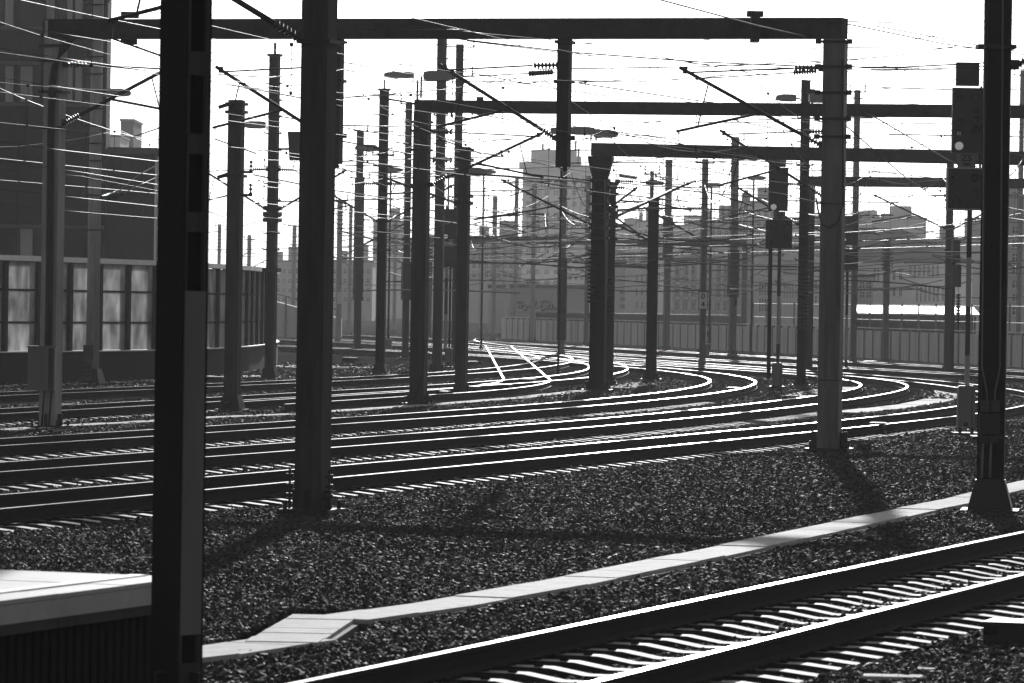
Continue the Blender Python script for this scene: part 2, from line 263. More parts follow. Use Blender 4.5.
# the near end of the connecting track swings left and runs in beside its neighbour
_x,_y=TRACK_PTS['X'][0]; _pre=[]
for _i in range(1,21):
    _h=min(.235,.018*_i); _y-=2.; _x-=2.*_h; _pre.append((_x,_y))
TRACK_PTS['X']=_pre[::-1]+list(TRACK_PTS['X'])
TR={k:Track(k) for k in TRACK_PTS}
def rail_mesh(t,off,step,ydull=1e9):
    idx=list(range(0,len(t.s),step)); 
    prof=[(-.036,.172),(.036,.172),(.036,.138),(.010,.125),(.010,.035),(.075,.016),(.075,0),(-.075,0),(-.075,.016),(-.010,.035),(-.010,.125),(-.036,.138)]
    vs=[];n=len(prof)
    for i in idx:
        c,sn=math.cos(t.h[i]),math.sin(t.h[i])
        for a,z in prof: q=off+a; vs.append((t.x[i]+q*c,t.y[i]-q*sn,z+.012))
    b=MB()
    for k in range(len(idx)-1):
        for j in range(n):
            a=k*n+j; a2=k*n+(j+1)%n
            b.f.append((a,a2,a2+n,a+n)); b.m.append((2 if t.y[idx[k]]>ydull else 0) if j==0 else 1); b.sm.append(False)
    b.v=vs
    return b
def sleeper_mesh():
    b=MB(); st=[(-1.3,-.03),(-1.02,.0),(-.55,.0),(-.28,-.045),(.28,-.045),(.55,.0),(1.02,.0),(1.3,-.03)]
    vs=[]
    for x,z in st: vs+= [(x,-.14,-.2),(x,-.095,z),(x,.095,z),(x,.14,-.2)]
    fs=[]; sd_=[]
    for i in range(len(st)-1):
        a=i*4
        for j in range(3): (fs if j==1 else sd_).append((a+j,a+4+j,a+5+j,a+1+j))
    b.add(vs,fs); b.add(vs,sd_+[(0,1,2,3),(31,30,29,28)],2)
    for rx in(-.7525,.7525):
        for sx in(-.13,.13): b.box((rx+sx*.8,0,.008),(.05,.07,.02),mi=1)
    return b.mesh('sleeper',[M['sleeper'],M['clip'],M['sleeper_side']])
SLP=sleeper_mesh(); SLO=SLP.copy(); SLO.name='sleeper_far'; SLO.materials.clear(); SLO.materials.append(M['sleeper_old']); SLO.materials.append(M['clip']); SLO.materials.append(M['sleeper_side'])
names={
'F':('nearest track, two bright rails on concrete sleepers across the lower right corner','near'),
'A':('track along the far edge of the gravel, nearest of the three long parallel tracks','n'),
'B':('middle one of the three long parallel tracks, looping back beside the pale path','n'),
'C':('farthest of the three long parallel tracks, looping back left of the two-post signal','n'),
'D':('track beyond the row of gantry legs, bending tightly right of the flared gantry leg','m'),
'E':('track running closest to the foot of the glazed noise barrier','m'),
'G':('far track in front of the concrete fence, second from the fence','f'),
'N':('farthest track, running right along the foot of the concrete fence','f'),
'X':('connecting track whose two white rails point straight at the camera before swinging left','x'),
}
for k,(lab,zn) in names.items():
    t=TR[k]; T=thing('railway_track',lab,'railway track',(float(t.x[0]),float(t.y[0]),0),0,'tracks of the station throat')
    ox,oy=float(t.x[0]),float(t.y[0])
    zo={'X':.004,'D':.002,'E':-.002,'G':.003,'N':.0}.get(k,0.)
    for off in((-.7525,.7525) if k!='F' else (-.91,.7525)):
        b=rail_mesh(t,off,2 if zn!='near' else 1,{'A':150,'B':163,'C':165,'D':178,'E':150,'X':215}.get(k,1e9)); b.v=[(x-ox,y-oy,z+zo) for x,y,z in b.v]
        b.build('rail',[M['rail_dull' if k in 'GN' else 'rail_head'],M['rail_side'],M['rail_dull']],T)
    vis=[i for i in range(len(t.s)) if abs(t.x[i])<.125*t.y[i]+2.5 and t.y[i]>22]
    vis.sort(key=lambda i:t.y[i]); parts=vis[:100]; ps=set(parts); rest=MB()
    for i in range(len(t.s)):
        if i in ps:
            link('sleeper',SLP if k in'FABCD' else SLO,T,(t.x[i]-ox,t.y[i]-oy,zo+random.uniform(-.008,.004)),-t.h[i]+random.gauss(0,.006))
        else:
            Tm=Matrix.Translation((t.x[i]-ox,t.y[i]-oy,zo+random.uniform(-.008,.004)))@Matrix.Rotation(-t.h[i],4,'Z')
            rest.add([Tm@v.co for v in SLP.vertices],[tuple(p.vertices) for p in SLP.polygons],0)
            for q in range(len(SLP.polygons)): rest.m[-1-q]=SLP.polygons[len(SLP.polygons)-1-q].material_index
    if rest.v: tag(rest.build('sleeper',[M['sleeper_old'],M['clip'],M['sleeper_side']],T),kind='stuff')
# ================================================================ CABLE TROUGHS, PATHS, SLABS
def trough(path,w_,label,lid=1.0,z=.03,cat='cable trough',m_='concrete',name='cable_trough'):
    P=[Vector((p.x,p.y)) for p in path]
    # resample
    out=[P[0]]; 
    for a,b in zip(P,P[1:]):
        n=max(1,int((b-a).length/lid))
        for i in range(1,n+1): out.append(a.lerp(b,i/n))
    T=thing(name,label,cat,(out[0].x,out[0].y,0))
    b=MB(); o0=out[0]
    for a,c in zip(out,out[1:]):
        d=(c-a); L_=d.length; ang=math.atan2(d.y,d.x); mid=(a+c)/2-o0
        j=random.uniform(-.006,.006)
        b.box((mid.x,mid.y,z/2-.06+j),(L_-.012,w_+random.uniform(-.01,.01),z+.12),ang+random.gauss(0,.004))
    b.build('lid_row',M[m_],T)
    e=MB(); e.strip([q-o0 for q in out],w_+.1,-.2,z-.035); e.build('channel',M['concrete_dark'],T)
    return T
up=[gp(x,y,.03) for x,y in((1060,476),(1024,484.5),(960,500),(870,519),(700,555),(560,583),(440,604),(338,618.5))]
trough(up,.54,'long pale concrete trough crossing the gravel between the near mast and the nearest track')
trough([gp(x,y,.03) for x,y in((326,615),(281,642))],.55,'short slanting pale concrete trough joining the two offset strips at lower left',.5,z=.03)
trough([gp(x,y,.03) for x,y in((303,637.5),(262,643),(205,651.5),(165,656))],.58,'pale concrete trough end piece disappearing behind the blurred mast',1.0,z=.03)
trough([gp(x,y,.03) for x,y in((0,429.5),(75,425),(150,421),(206,417),(296,413.5),(332,411),(450,403),(520,397.5),(583,390.5))],.5,'thin pale trough strip along the row of gantry legs, ending at the flared leg')
trough([gp(x,y,.03) for x,y in((618,387.5),(630,385.5),(646,382.5))],.9,'short glaring white slab right of the flared gantry leg',.5)
trough([gp(x,y,.03) for x,y in((796,396),(812,392.5),(846,387))],.9,'white slab patch beside the foot of the tall dark mast with insulators',.7)
trough([gp(x,y,.03) for x,y in((0,386),(100,382.5),(200,378.3),(262,375.3))],.9,'bright trough strip along the foot of the noise barrier')
trough([gp(x,y,.03) for x,y in((277,367),(297,366.5),(340,366))],5.0,'wide pale slab just past the end of the noise barrier',1.5,cat='slab')
def path_band(name,path,w_,label,z,m_='grit'):
    P=[gp(x,y,0) for x,y in path]; b=MB(); b.strip(P,w_,-.16,z); return tag(b.build(name,M[m_]),kind='structure')
path_band('path',[(560,441),(680,428),(817,414.5),(843,411.8)],.8,'',-.04)
trough([gp(x,y,0) for x,y in((845,412),(880,408.5),(915,404.5),(938,399.5),(950,394),(946,388),(930,384.8),(905,382))],.9,'white crescent of trough lids curving round the loop of the middle long track',1.6,z=.0)
path_band('path',[(590,392),(680,404),(752,389),(761,382.5),(750,377.5)],.7,'',-.03)
path_band('path',[(690,412),(812,396),(848,388),(852,383),(846,379.5),(838,377.5)],1.6,'',-.04)
path_band('path',[(560,383),(600,379),(634,371)],1.2,'',-.05)
for (x,y,sx,sy,lab) in((893,669,.42,.22,'pale flat concrete lid lying in the gravel at the lower right edge'),(858,684,.45,.25,'white slab cut by the bottom edge of the photo'),(926,662,.12,.12,'small pale stone chip next to the flat concrete lid')):
    p=gp(x,y,.05); b=MB(); b.box((0,0,-.01),(sx,sy,.03),-.1); b.box((sx*.3,sy*.45,-.015),(sx*.6,sy*.6,.03),.25)
    tag(b.build('concrete_lid',M['concrete'],None,(p.x,p.y,.0)),lab,'concrete lid')
# track-side boxes
def track_box(px,py,w_,d,h,label,lid=True,cat='point machine'):
    p=gp(px,py,0); T=thing('point_machine',label,cat,p,-.3)
    b=MB(); b.frustum((0,0,-.05),(w_,d),(w_*.94,d*.9),h); b.build('housing',M['black'],T)
    b=MB(); b.box((0,0,h-.03),(w_*1.0,d*1.0,.03)); b.build('lid',M['cabinet' if px<1000 else 'black'],T)
    b=MB(); b.box((w_*.5+.08,0,.1),(.16,.12,.08)); b.box((-w_*.35,-d*.5-.01,h*.5),(.1,.03,.06)); b.split('bracket',M['clip'],T); return T
track_box(1014,640,.42,.45,.17,'dark box beside the nearest track at the right edge of the photo')
track_box(878,433,.32,.3,.24,'dark box with pale lid beside the long track, right of the big gantry leg')
track_box(733,394,.35,.35,.22,'small dark box at the outer rail of the looping track')
track_box(469,393,.6,.4,.22,'dark point machine between two masts by the trough strip')
track_box(497,390,.9,.5,.2,'long low dark point machine left of the white connecting track end')
track_box(528,386,.5,.4,.25,'dark point machine at the near end of the white connecting track')
track_box(440,396,.5,.4,.16,'low grey-lidded box at the foot of the second gantry leg')
for k,(x,y) in enumerate(((206,382),(216,383),(60,413),(600,358),(470,366),(760,360),(870,365),(350,362),(540,362),(690,362))):
    tag(track_box(x,y,.6,.4,.22,'small dark trackside box among the far tracks'),group='small dark boxes among the far tracks')
# ================================================================ BALLAST
def stones(n_list):
    Xs=[];Ys=[];SZ=[]
    for y0,y1,dens,sz in n_list:
        area=.5*.27*(y1*y1-y0*y0)+5*(y1-y0); n=int(area*dens)
        u=rng.random(n); wv0=.27*y0+5; wv1=.27*y1+5
        y=y0+(y1-y0)*( (np.sqrt(wv0**2+u*(wv1**2-wv0**2))-wv0)/(wv1-wv0))
        x=(rng.random(n)-.5)*(.27*y+5)
        Xs.append(x);Ys.append(y);SZ.append(np.full(n,sz))
    x=np.concatenate(Xs);y=np.concatenate(Ys);sz=np.concatenate(SZ)
    keep=np.ones(len(x),bool); z=np.full(len(x),-.035)
    for k,t in TR.items():
        tx=np.interp(y,t.y,t.x,left=1e6,right=1e6); h=np.interp(y,t.y,t.h); s_=np.interp(y,t.y,t.s)
        d=(x-tx)*np.cos(h); s2=s_+(x-tx)*np.sin(h)
        inn=np.abs(d)<1.32
        ds=np.abs((s2+.3)%.6-.3)
        keep&= ~(inn&(ds<.145)&((np.abs(d)<1.3)))
        keep&= ~(np.abs(np.abs(d)-.7525)<.06)
        z=np.where(inn,-.078,np.where(np.abs(d)<1.9,np.minimum(z,-.055),z))
    for path,w_ in STRIPS:
        for a,b in zip(path,path[1:]):
            dx,dy=b.x-a.x,b.y-a.y; L2=dx*dx+dy*dy
            tt=np.clip(((x-a.x)*dx+(y-a.y)*dy)/L2,0,1); dd=np.hypot(x-a.x-tt*dx,y-a.y-tt*dy)
            keep&= dd>w_/2-.02
    x=x[keep];y=y[keep];z=z[keep];sz=sz[keep]; n=len(x)
    z=z+rng.normal(0,.010,n)+.012*np.sin(x*1.7+y*.6)*np.sin(y*.9)
    cube=np.array([(-1,-1,-1),(1,-1,-1),(1,1,-1),(-1,1,-1),(-1,-1,1),(1,-1,1),(1,1,1),(-1,1,1)],float)
    v=cube[None]*(.72+.5*rng.random((n,8,1)))+rng.normal(0,.17,(n,8,3))
    dim=(sz*(.7+.75*rng.random(n)))[:,None]*(.6+.55*rng.random((n,3)))/2
    v=v*dim[:,None,:]
    q=rng.normal(size=(n,4)); q/=np.linalg.norm(q,axis=1)[:,None]; a,b,c,d=q.T
    Rm=np.stack([1-2*(c*c+d*d),2*(b*c-a*d),2*(b*d+a*c),2*(b*c+a*d),1-2*(b*b+d*d),2*(c*d-a*b),2*(b*d-a*c),2*(c*d+a*b),1-2*(b*b+c*c)],1).reshape(n,3,3)
    v=np.einsum('nij,nkj->nki',Rm,v)+np.stack([x,y,z],1)[:,None,:]
    F=np.array([(0,3,2,1),(4,5,6,7),(0,1,5,4),(1,2,6,5),(2,3,7,6),(3,0,4,7)])
    fi=(F[None]+8*np.arange(n)[:,None,None]).reshape(-1)
    me=bpy.data.meshes.new('ballast'); me.vertices.add(n*8); me.vertices.foreach_set('co',v.reshape(-1).astype(np.float32))
    me.loops.add(n*24); me.loops.foreach_set('vertex_index',fi.astype(np.int32))
    me.polygons.add(n*6); me.polygons.foreach_set('loop_start',(np.arange(n*6)*4).astype(np.int32))
    me.update(calc_edges=True); me.materials.append(M['stone'])
    o=link('ballast',me); tag(o,'dark crushed stone ballast covering the ground between and beside the tracks','gravel',kind='stuff')
    print('stones',n)
STRIPS=[(up,.62),([gp(338,612),gp(283,640)],.95),([gp(x,y) for x,y in((312,634),(262,643),(205,651.5),(60,670))],.62),
 ([gp(x,y) for x,y in((0,429.5),(75,425),(150,421),(206,417),(296,413.5),(332,411),(450,403),(520,397.5),(583,390.5))],.5),
 ([gp(560,441),gp(680,428),gp(817,414.5),gp(880,408.5),gp(938,399.5)],1.3)]
stones([(24,46,1000,.034),(46,62,700,.038),(62,85,400,.046),(85,125,170,.06),(125,190,50,.08)])
# ================================================================ PLATFORM
c=gp(190,577,.75); f0=Vector((c.x-5*math.sin(R(20)),c.y-5*math.cos(R(20)))); e0=Vector((c.x-4*math.cos(R(20)),c.y+4*math.sin(R(20)))); f1=f0+(e0-c.xy)
T=thing('platform','pale platform end with dark side, in the lower left corner','platform',(c.x,c.y,0))
def rel(p): return (p[0]-c.x,p[1]-c.y)
b=MB(); fv=(f0-c.xy)/5; ev=e0-c.xy
for i in range(5):
    a=c.xy+fv*(i+.008); q=c.xy+fv*(i+.992); b.prism([rel(q),rel(a),rel(a+ev),rel(q+ev)],.72,.75+(-.002 if i%2 else .0))
b.prism([rel(f0),rel(c.xy),rel(e0),rel(f1)],.60,.716)

b.build('deck',M['platform'],T)
n_=Vector((math.cos(R(20)),-math.sin(R(20)))); t_=Vector((math.sin(R(20)),math.cos(R(20))))
b=MB()
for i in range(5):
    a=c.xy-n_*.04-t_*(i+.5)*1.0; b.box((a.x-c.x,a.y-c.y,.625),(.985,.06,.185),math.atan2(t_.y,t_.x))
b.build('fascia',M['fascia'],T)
b=MB()
p0=c.xy-n_*.22; 
for i in range(42):
    a=p0-t_*(i*.12+.1); b.box((a.x-c.x,a.y-c.y,.24),(.07,.05,.95),math.atan2(t_.y,t_.x))
a=c.xy-n_*.32-t_*2.5; b.box((a.x-c.x,a.y-c.y,.24),(5,.1,.95),math.atan2(t_.y,t_.x))
a=c.xy-n_*2.1-t_*.25; b.box((a.x-c.x,a.y-c.y,.24),(3.7,.1,.95),math.atan2(t_.y,t_.x)+math.pi/2); b.build('ribbed_wall',M['plinth'],T)
b=MB()
for k,(s0) in enumerate((.35,)):
    a=c.xy-n_*s0-t_*2.5; b.box((a.x-c.x,a.y-c.y,.754),(4.9,.12,.008),math.atan2(t_.y,t_.x))
b.build('edge_line',M['plate'],T)
# ================================================================ POST AND FITTING BUILDERS
def heading_at(p):
    best=None
    for k in 'ABCDEGN':
        t=TR[k]; 
        if p.y<t.y[0]-5 or p.y>t.y[-1]+5: continue
        d=abs(np.interp(p.y,t.y,t.x)-p.x)
        if best is None or d<best[0]: best=(d,t.head(p.y))
    return best[1] if best else 0.1
def column_mb(kind,w_,h,rz,b=None,d=None,z0=0.,c=(0,0)):
    b=b or MB(); d=d or w_; T=Matrix.Rotation(rz,3,'Z')
    def bx(x,y,sx,sy,za=z0,zb=h,mi=0):
        q=T@Vector((x,y,0)); b.box((q.x+c[0],q.y+c[1],(za+zb)/2),(sx,sy,zb-za),rz,mi)
    if kind=='box': bx(0,0,w_,d)
    elif kind=='H':            # open side towards the camera
        t=w_*.12; bx(-w_/2+t/2,0,t,d); bx(w_/2-t/2,0,t,d); bx(0,.02,w_-2*t-.004,.03)
    elif kind=='F':            # flange towards the camera
        t=d*.12; bx(0,-d/2+t/2,w_,t); bx(0,d/2-t/2,w_,t); bx(0,0,.03,d-2*t-.004)
    elif kind=='round':
        b.tube([(c[0],c[1],z0),(c[0],c[1],h)],w_/2,12,radii=[w_/2,w_*.42])
    elif kind=='batten':       # two channels joined by batten plates
        t=.03; cw=.10
        for sx in(-1,1):
            bx(sx*(w_/2-t/2),0,t,d); 
            for sy in(-1,1): bx(sx*(w_/2-cw/2-t/2),sy*(d/2-.012),cw-t,.024)
    return b
def ribs(b,a,c,r,n,mi=0):
    a=Vector(a);c=Vector(c); pts=[];rad=[]
    for i in range(n):
        for f,q in((0,.35),(.3,1),(.5,1),(.75,.35)):
            pts.append(a.lerp(c,(i+f)/n)); rad.append(r*q)
    b.tube(pts,r,8,mi,radii=rad); return b
def lamp(T,o,p_post,p_head,arm=True,L_=.85):
    p=Vector(p_head)-o; q=Vector(p_post)-o; dx=1 if p.x>q.x else -1
    if arm:
        b=MB(); b.tube([q,(q.x,q.y,p.z-.02),(p.x-dx*L_*.4,p.y,p.z)],.03,6); b.build('lamp_arm',M['steel'],T)
    b=MB(); l=L_/2
    prof=[(-l*dx,-.10,.10),(-l*.6*dx,-.12,.13),(l*.3*dx,-.12,.13),(l*.85*dx,-.08,.09),(l*dx,-.04,.04)]
    vs=[];
    for x,zb,zt in prof:
        for yy,zz in((-.14,zb),(.14,zb),(.11,zt),(-.11,zt)): vs.append((p.x+x,p.y+yy,p.z+zz))
    fs=[(0,1,2,3),(16,19,18,17)]
    for i in range(4):
        for j in range(4): fs.append((i*4+j,i*4+(j+1)%4,(i+1)*4+(j+1)%4,(i+1)*4+j))
    b.add(vs,fs); b.build('lamp_head',M['lamp'],T)
def cantilever(T,o,post,side,reach,zl=5.7,zt=7.0,head=.3,r=.038,lean=0.,detail=True):
    d=Vector((math.cos(head),-math.sin(head),0))*side; P=Vector((post[0],post[1],0))-Vector((o.x,o.y,0)); z=lambda v:Vector((0,0,v))
    A=P+d*reach+z(zt); low=P+d*.12+z(zl); il=low.lerp(A,.13); top=P+d*.12+z(zt+.06); it=P+d*.62+z(zt+.05)
    b=MB(); b.tube([il,A+(A-il).normalized()*.12],r,6); b.tube([it,A+z(-.04)],r*.45,5)
    m1=il.lerp(A,.34); R1=P+d*(reach+.15)+z(zl+.22); b.tube([m1,R1],r*.7,5)
    b.tube([il.lerp(A,.8),m1.lerp(R1,.75)],r*.35,4)
    b.box(A,(.09,.09,.12))
    for q in(low,top): b.box(q-d*.06,(.14,.14,.12))
    C_=b.build('cantilever',M['steel'],T)
    b=MB(); ribs(b,low,il,.062,6); b.build('insulator',M['insul'],C_)
    b=MB(); ribs(b,top,it,.062,7); b.build('insulator',M['insul'],C_)
    if detail:
        b=MB(); q=R1-d*.05; e=P+d*(reach-.75)+z(zl-.28); b.tube([q,q-z(.22),e],.014,5); b.build('steady_arm',M['wire'],C_)
    return A+Vector((o.x,o.y,0))
BR=None
def brackets(T,w_,d,z0,z1,n,rz,long_=.14):
    me=None
    for i in range(n):
        z=z0+(z1-z0)*i/max(1,n-1)
        if me is None:
            b=MB(); q=w_/2+long_
            b.box((0,-d/2-.02,0),(2*q,.035,.04),rz); 
            for s in(-1,1): v=Matrix.Rotation(rz,3,'Z')@Vector((s*(q-.02),-d/2-.02,.05)); b.box(v,(.03,.03,.07),rz)
            me=b.mesh('bracket',M['black_fit'])
        link('bracket',me,T,(0,0,z))
def crossarm(T,z,hw,rz,up=.22,ins=True,both=True,d=.1):
    Tm=Matrix.Rotation(rz,3,'Z'); b=MB(); x0=-hw if both else 0
    b.bar(Tm@Vector((x0,-d,z)),Tm@Vector((hw,-d,z)),.06,.06)
    C_=b.build('crossarm',M['steel_dark'],T)
    for s in((-1,1) if both else (1,)):
        b=MB(); v=Tm@Vector((s*(hw-.04),-d,z)); ribs(b,v,v+Vector((0,0,up)),.045,3); b.build('insulator',M['insul'],C_)
def foot(T,w_,rz,style,o=None):
    if style=='gusset':
        k=1.9 if w_<.3 and o=='big' else 1.1; b=MB(); b.frustum((0,0,0.02),((2.1 if k>1.5 else 1.65)*w_,(2. if k>1.5 else 1.6)*w_),(w_*1.08,w_*1.08),w_*k,rz); b.box((0,0,.0),(w_*2.1,w_*2.1,.05),rz)
        b.build('base_plate',M['black' if o=='big' else 'black_fit'],T)
    elif style=='plate':
        b=MB(); b.box((0,0,.03),(w_*1.9,w_*1.9,.05),rz)
        for s in(-1,1):
            v=Matrix.Rotation(rz,3,'Z')@Vector((s*w_*.6,0,.16)); b.box(v,(w_*.28,.03,.26),rz)
            v=Matrix.Rotation(rz,3,'Z')@Vector((0,s*w_*.6,.16)); b.box(v,(.03,w_*.28,.26),rz)
        for sx in(-1,1):
            for sy in(-1,1):
                v=Matrix.Rotation(rz,3,'Z')@Vector((sx*w_*.75,sy*w_*.75,.1)); b.tube([v-Vector((0,0,.08)),v+Vector((0,0,.06))],.03,6)
        b.build('base_plate',M['black_fit'],T)
    b=MB(); b.box((0,0,-.12),(w_*3.0,w_*2.6,.22),rz); b.build('foundation',M['concrete_dark'],T)
def weights(T,o,px,y0,y1,Y,w_=.26,dy=-.32):
    a=pt(px,y0,Y)-o; c=pt(px,y1,Y)-o; a.y+=dy; c.y+=dy; c.x=a.x; b=MB(); n=max(5,int((a.z-c.z)/.12))
    ribs(b,c,a,w_/2,n); b.tube([a,(a.x,a.y,a.z+1.2)],.012,4); b.build('tension_weights',M['black_fit'],T)
def mast(label,px,py,wpx,top,kind='box',m_='steel',base='plate',rz=None,Y=None,group=None,name='mast',cat='mast',taper=None):
    o=gp(px,py) if Y is None else Vector((pt(px,300,Y).x,Y,0))
    h_=heading_at(o) if rz is None else rz
    a=h_-math.atan2(o.x,o.y); k=abs(math.cos(a))+abs(math.sin(a)) if kind not in('round',) else 1
    w_=wpx*o.y/FPX/k; zt=pt(px,top,o.y).z
    T=thing(name,label,cat,o,0,group)
    b=column_mb(kind,w_,zt,-h_); b.build('column',M[m_],T)
    foot(T,w_,-h_,base,'big' if m_=='steel_dark' and o.y<70 else None)
    T['_w']=w_; 
    info=dict(T=T,o=o,w=w_,h=h_,z=zt,Y=o.y); del T['_w']
    return info
def zpx(m,y): return pt(512+ (m['o'].x/m['Y'])*FPX,y,m['Y']).z
# ================================================================ NEAREST POSTS
# blurred battened post at the left
Y=28.; o=Vector((pt(176,690,Y).x,Y,0)); rz=-R(38)
T=thing('mast','very near blurred battened steel post, widest in the photo, beside the platform end','mast',o)
w_=.235; d_=.20; b=MB(); Tm=Matrix.Rotation(rz,3,'Z')
# front channel (dark) and right-hand battened face
def bx(b,x,y,z0,z1,sx,sy,mi=0):
    q=Tm@Vector((x,y,0)); b.box((q.x,q.y,(z0+z1)/2),(sx,sy,z1-z0),rz,mi)
b=MB(); bx(b,0,-.11,0,6.5,.22,.02); 
bx(b,-.10,0,0,6.5,.02,.196); b.build('channel',M['steel_dark'],T)
b=MB(); bx(b,0,.11,0,6.5,.22,.02); b.build('channel',M['steel_dark'],T)
b=MB(); bx(b,.098,-.085,0,6.5,.02,.03); bx(b,.098,.085,0,6.5,.02,.03); b.build('flange',M['steel'],T)
zz=lambda y:pt(190,y,Y).z
for (ya,yb) in((0-60,-8),(52,76),(134,154),(212,232)):
    b=MB(); bx(b,.1125,0,zz(yb),zz(ya),.008,.196); b.split('batten',M['steel'],T)
b=MB(); bx(b,.1125,0,zz(634),zz(291),.008,.19); b.build('cover_plate',M['cabinet'],T)
b=MB(); bx(b,.1125,0,zz(683+20),zz(662),.008,.196); b.split('batten',M['steel'],T)
foot(T,.26,rz,'plate')
# front left big mast
m=mast('big square front mast cut by the top edge, dark face and paler right face',312,513,36,-130,'box','steel',base='plate',rz=R(18))
T,o=m['T'],m['o']; M2=m
cantilever(T,o,(o.x-.15,o.y),-1,2.5,5.85,7.2,R(18),.04)
b=MB(); z=pt(315,42,o.y).z; b.box((0,0,z),(.44,.44,.05),-R(18)); z2=pt(315,388,o.y).z; b.box((0,-.0,z2),(.385,.385,.006),-R(18)); b.split('clamp_band',M['black_fit'],T)
for q in(-1,1):
    v=Matrix.Rotation(-R(18),3,'Z')@Vector((q*.26,-.1,0)); b=MB()
    for zz_ in(.22,.34,.46): b.box(v+Vector((0,0,zz_)),(.09,.09,.05))
    b.tube([v,v+Vector((0,0,.55))],.018,6); b.split('earthing_clamp',M['black_fit'],T)
# right front mast
m=mast('near black mast at the right with flared foot and two pale conduits',990,511,28,-160,'H','steel_dark',base='gusset',rz=R(8))
T,o=m['T'],m['o']; M3=m; Tm3=Matrix.Rotation(-R(8),3,'Z')
P=lambda px,py,dy=-.2:pt(px,py,o.y+dy)-o
b=MB(); 
for s in(-1,1): b.tube([P(994+s*9,-20),P(991+s*9,367),P(991+s*4,392),P(991+s*4,402)],.011,6)
for s in(-1,1): b.tube([P(986+s*4,478),P(987+s*4,442)],.018,6)
b.split('conduit',M['cabinet'],T)
b=MB(); 
for s in(-1,1): b.box(P(990+s*5.2,406),(.11,.08,.15))
b.split('junction_box',M['steel'],T)
b=MB(); b.box(P(989.5,424),(.27,.1,.26)); b.split('junction_box',M['black'],T)
b=MB()
for s in(-1,1): b.box(P(989+s*5,441),(.1,.08,.06))
b.box(P(996,47,0),(.5,.4,.05)); b.box(P(989,437,0),(.46,.4,.03)); b.split('clamp_band',M['black_fit'],T)
cantilever(T,o,(o.x+.15,o.y),1,2.6,5.85,7.1,R(12),.045)
# beam of the gantry the two near masts belong to lies above the frame
a=Vector((M2['o'].x-9,M2['o'].y+1.2,8.9)); 
# ================================================================ GANTRIES
def gantry(label,legs,beamY,ytops,thick,right_off=None,m_='beam'):
    o=legs[0]['o']; return o
def beam_between(T,o,a,c,wd,hh,m_='beam'):
    b=MB(); b.bar(Vector(a)-o,Vector(c)-o,wd,hh); return b.build('beam',M[m_],T)
# --- gantry 1 : big one across the front
oL=gp(50,428); oR=gp(829,451)
T=thing('gantry','nearest portal gantry spanning the picture, with curved dark pipe round its left corner','gantry',oL,0,'portal gantries over the tracks'); G1=T; o=oL
hL,hR=R(18),R(13)
zL=pt(50,19.5,oL.y).z; zR=pt(829,17.5,oR.y).z
b=column_mb('box',.34,zL-.02,-hL); L1=b.build('leg',M['steel_light'],T)
b=column_mb('box',.40,zR-.41,-hR,c=(oR.x-o.x,oR.y-o.y)); L2=b.build('leg',M['steel_pale'],T)
foot(T,.36,-hL,'plate')
dR=Vector((oR.x-o.x,oR.y-o.y,0))
b=MB(); b.box(dR+Vector((0,0,.03)),(.8,.8,.05),-hR)
for s in(-1,1):
    for q in(-1,1): v=dR+Matrix.Rotation(-hR,3,'Z')@Vector((s*.3,q*.3,.1)); b.tube([v-Vector((0,0,.07)),v+Vector((0,0,.09))],.035,6); 
    b.box(dR+Matrix.Rotation(-hR,3,'Z')@Vector((s*.27,0,.2)),(.14,.03,.32),-hR)
b.build('base_plate',M['black_fit'],T); b=MB(); b.box(dR+Vector((0,0,-.12)),(1.2,1.1,.22),-hR); b.build('foundation',M['concrete_dark'],T)
dirb=(oR-oL).normalized()
beam_between(T,o,Vector((oL.x,oL.y,zL-.19))-dirb*.2,Vector((oR.x,oR.y,zR-.2))+dirb*.17,.36,.38)
b=MB()
for yy in(42,67,93,119,137,204,380):
    zz_=pt(829,yy,oR.y).z
    if yy in(204,380): b.box(dR+Vector((0,0,zz_)),(.435,.435,.012),-hR)
    else:
        b.box(dR+Vector((0,0,zz_)),(.47,.47,.045),-hR)
        for s in(-1,1):
            v=dR+Matrix.Rotation(-hR,3,'Z')@Vector((s*.29,-.2,zz_)); b.box(v,(.1,.08,.09),-hR)
b.split('clamp_band',M['black_fit'],T)
b=MB(); q=lambda px,py:pt(px,py,oR.y-.32)-o
b.tube([q(842,60),q(843,140),q(843,205),q(838,222),q(829,228),q(822,224),q(818,210),q(816,198)],.018,6); b.tube([q(817,203),q(826,203)],.02,5); b.build('cable',M['wire_dark'],T)
# curved pipe at the left
b=MB(); q=lambda px,py:pt(px,py,oL.y-.28)-o
b.tube([q(48,385),q(49,300),q(50,200),q(51,120),q(52,85),q(55,66),q(62,50),q(73,37),q(90,29),q(115,28),q(160,29)]+[pt(x,29,oL.y-.28-.0075*(x-160)).copy()-o for x in(230,300)],.075,8); b.build('curved_pipe',M['black_fit'],T)
b=MB()
for yy in(46,61,92,128): b.box(pt(54,yy,oL.y).copy()-o,(.52,.42,.05),-hL)
for x,yy,sx,sz in((130,15,.35,.12),(131,42,.25,.1),(123,41,.08,.1)): b.box(pt(x,yy,oL.y-.2)-o,(sx,.2,sz))
b.box(pt(755,27,oR.y+.3)-o,(.16,.5,.56)); b.box(pt(755,14,oR.y+.3)-o,(.3,.3,.1)); b.split('clamp_band',M['black_fit'],T)
b=MB(); c_=pt(42,369,oL.y-.35)-o; b.box(c_,(.54,.3,.86)); b.box(c_+Vector((.0,-.16,.0)),(.02,.02,.84)); b.box(c_+Vector((0,0,.445)),(.58,.34,.03)); 
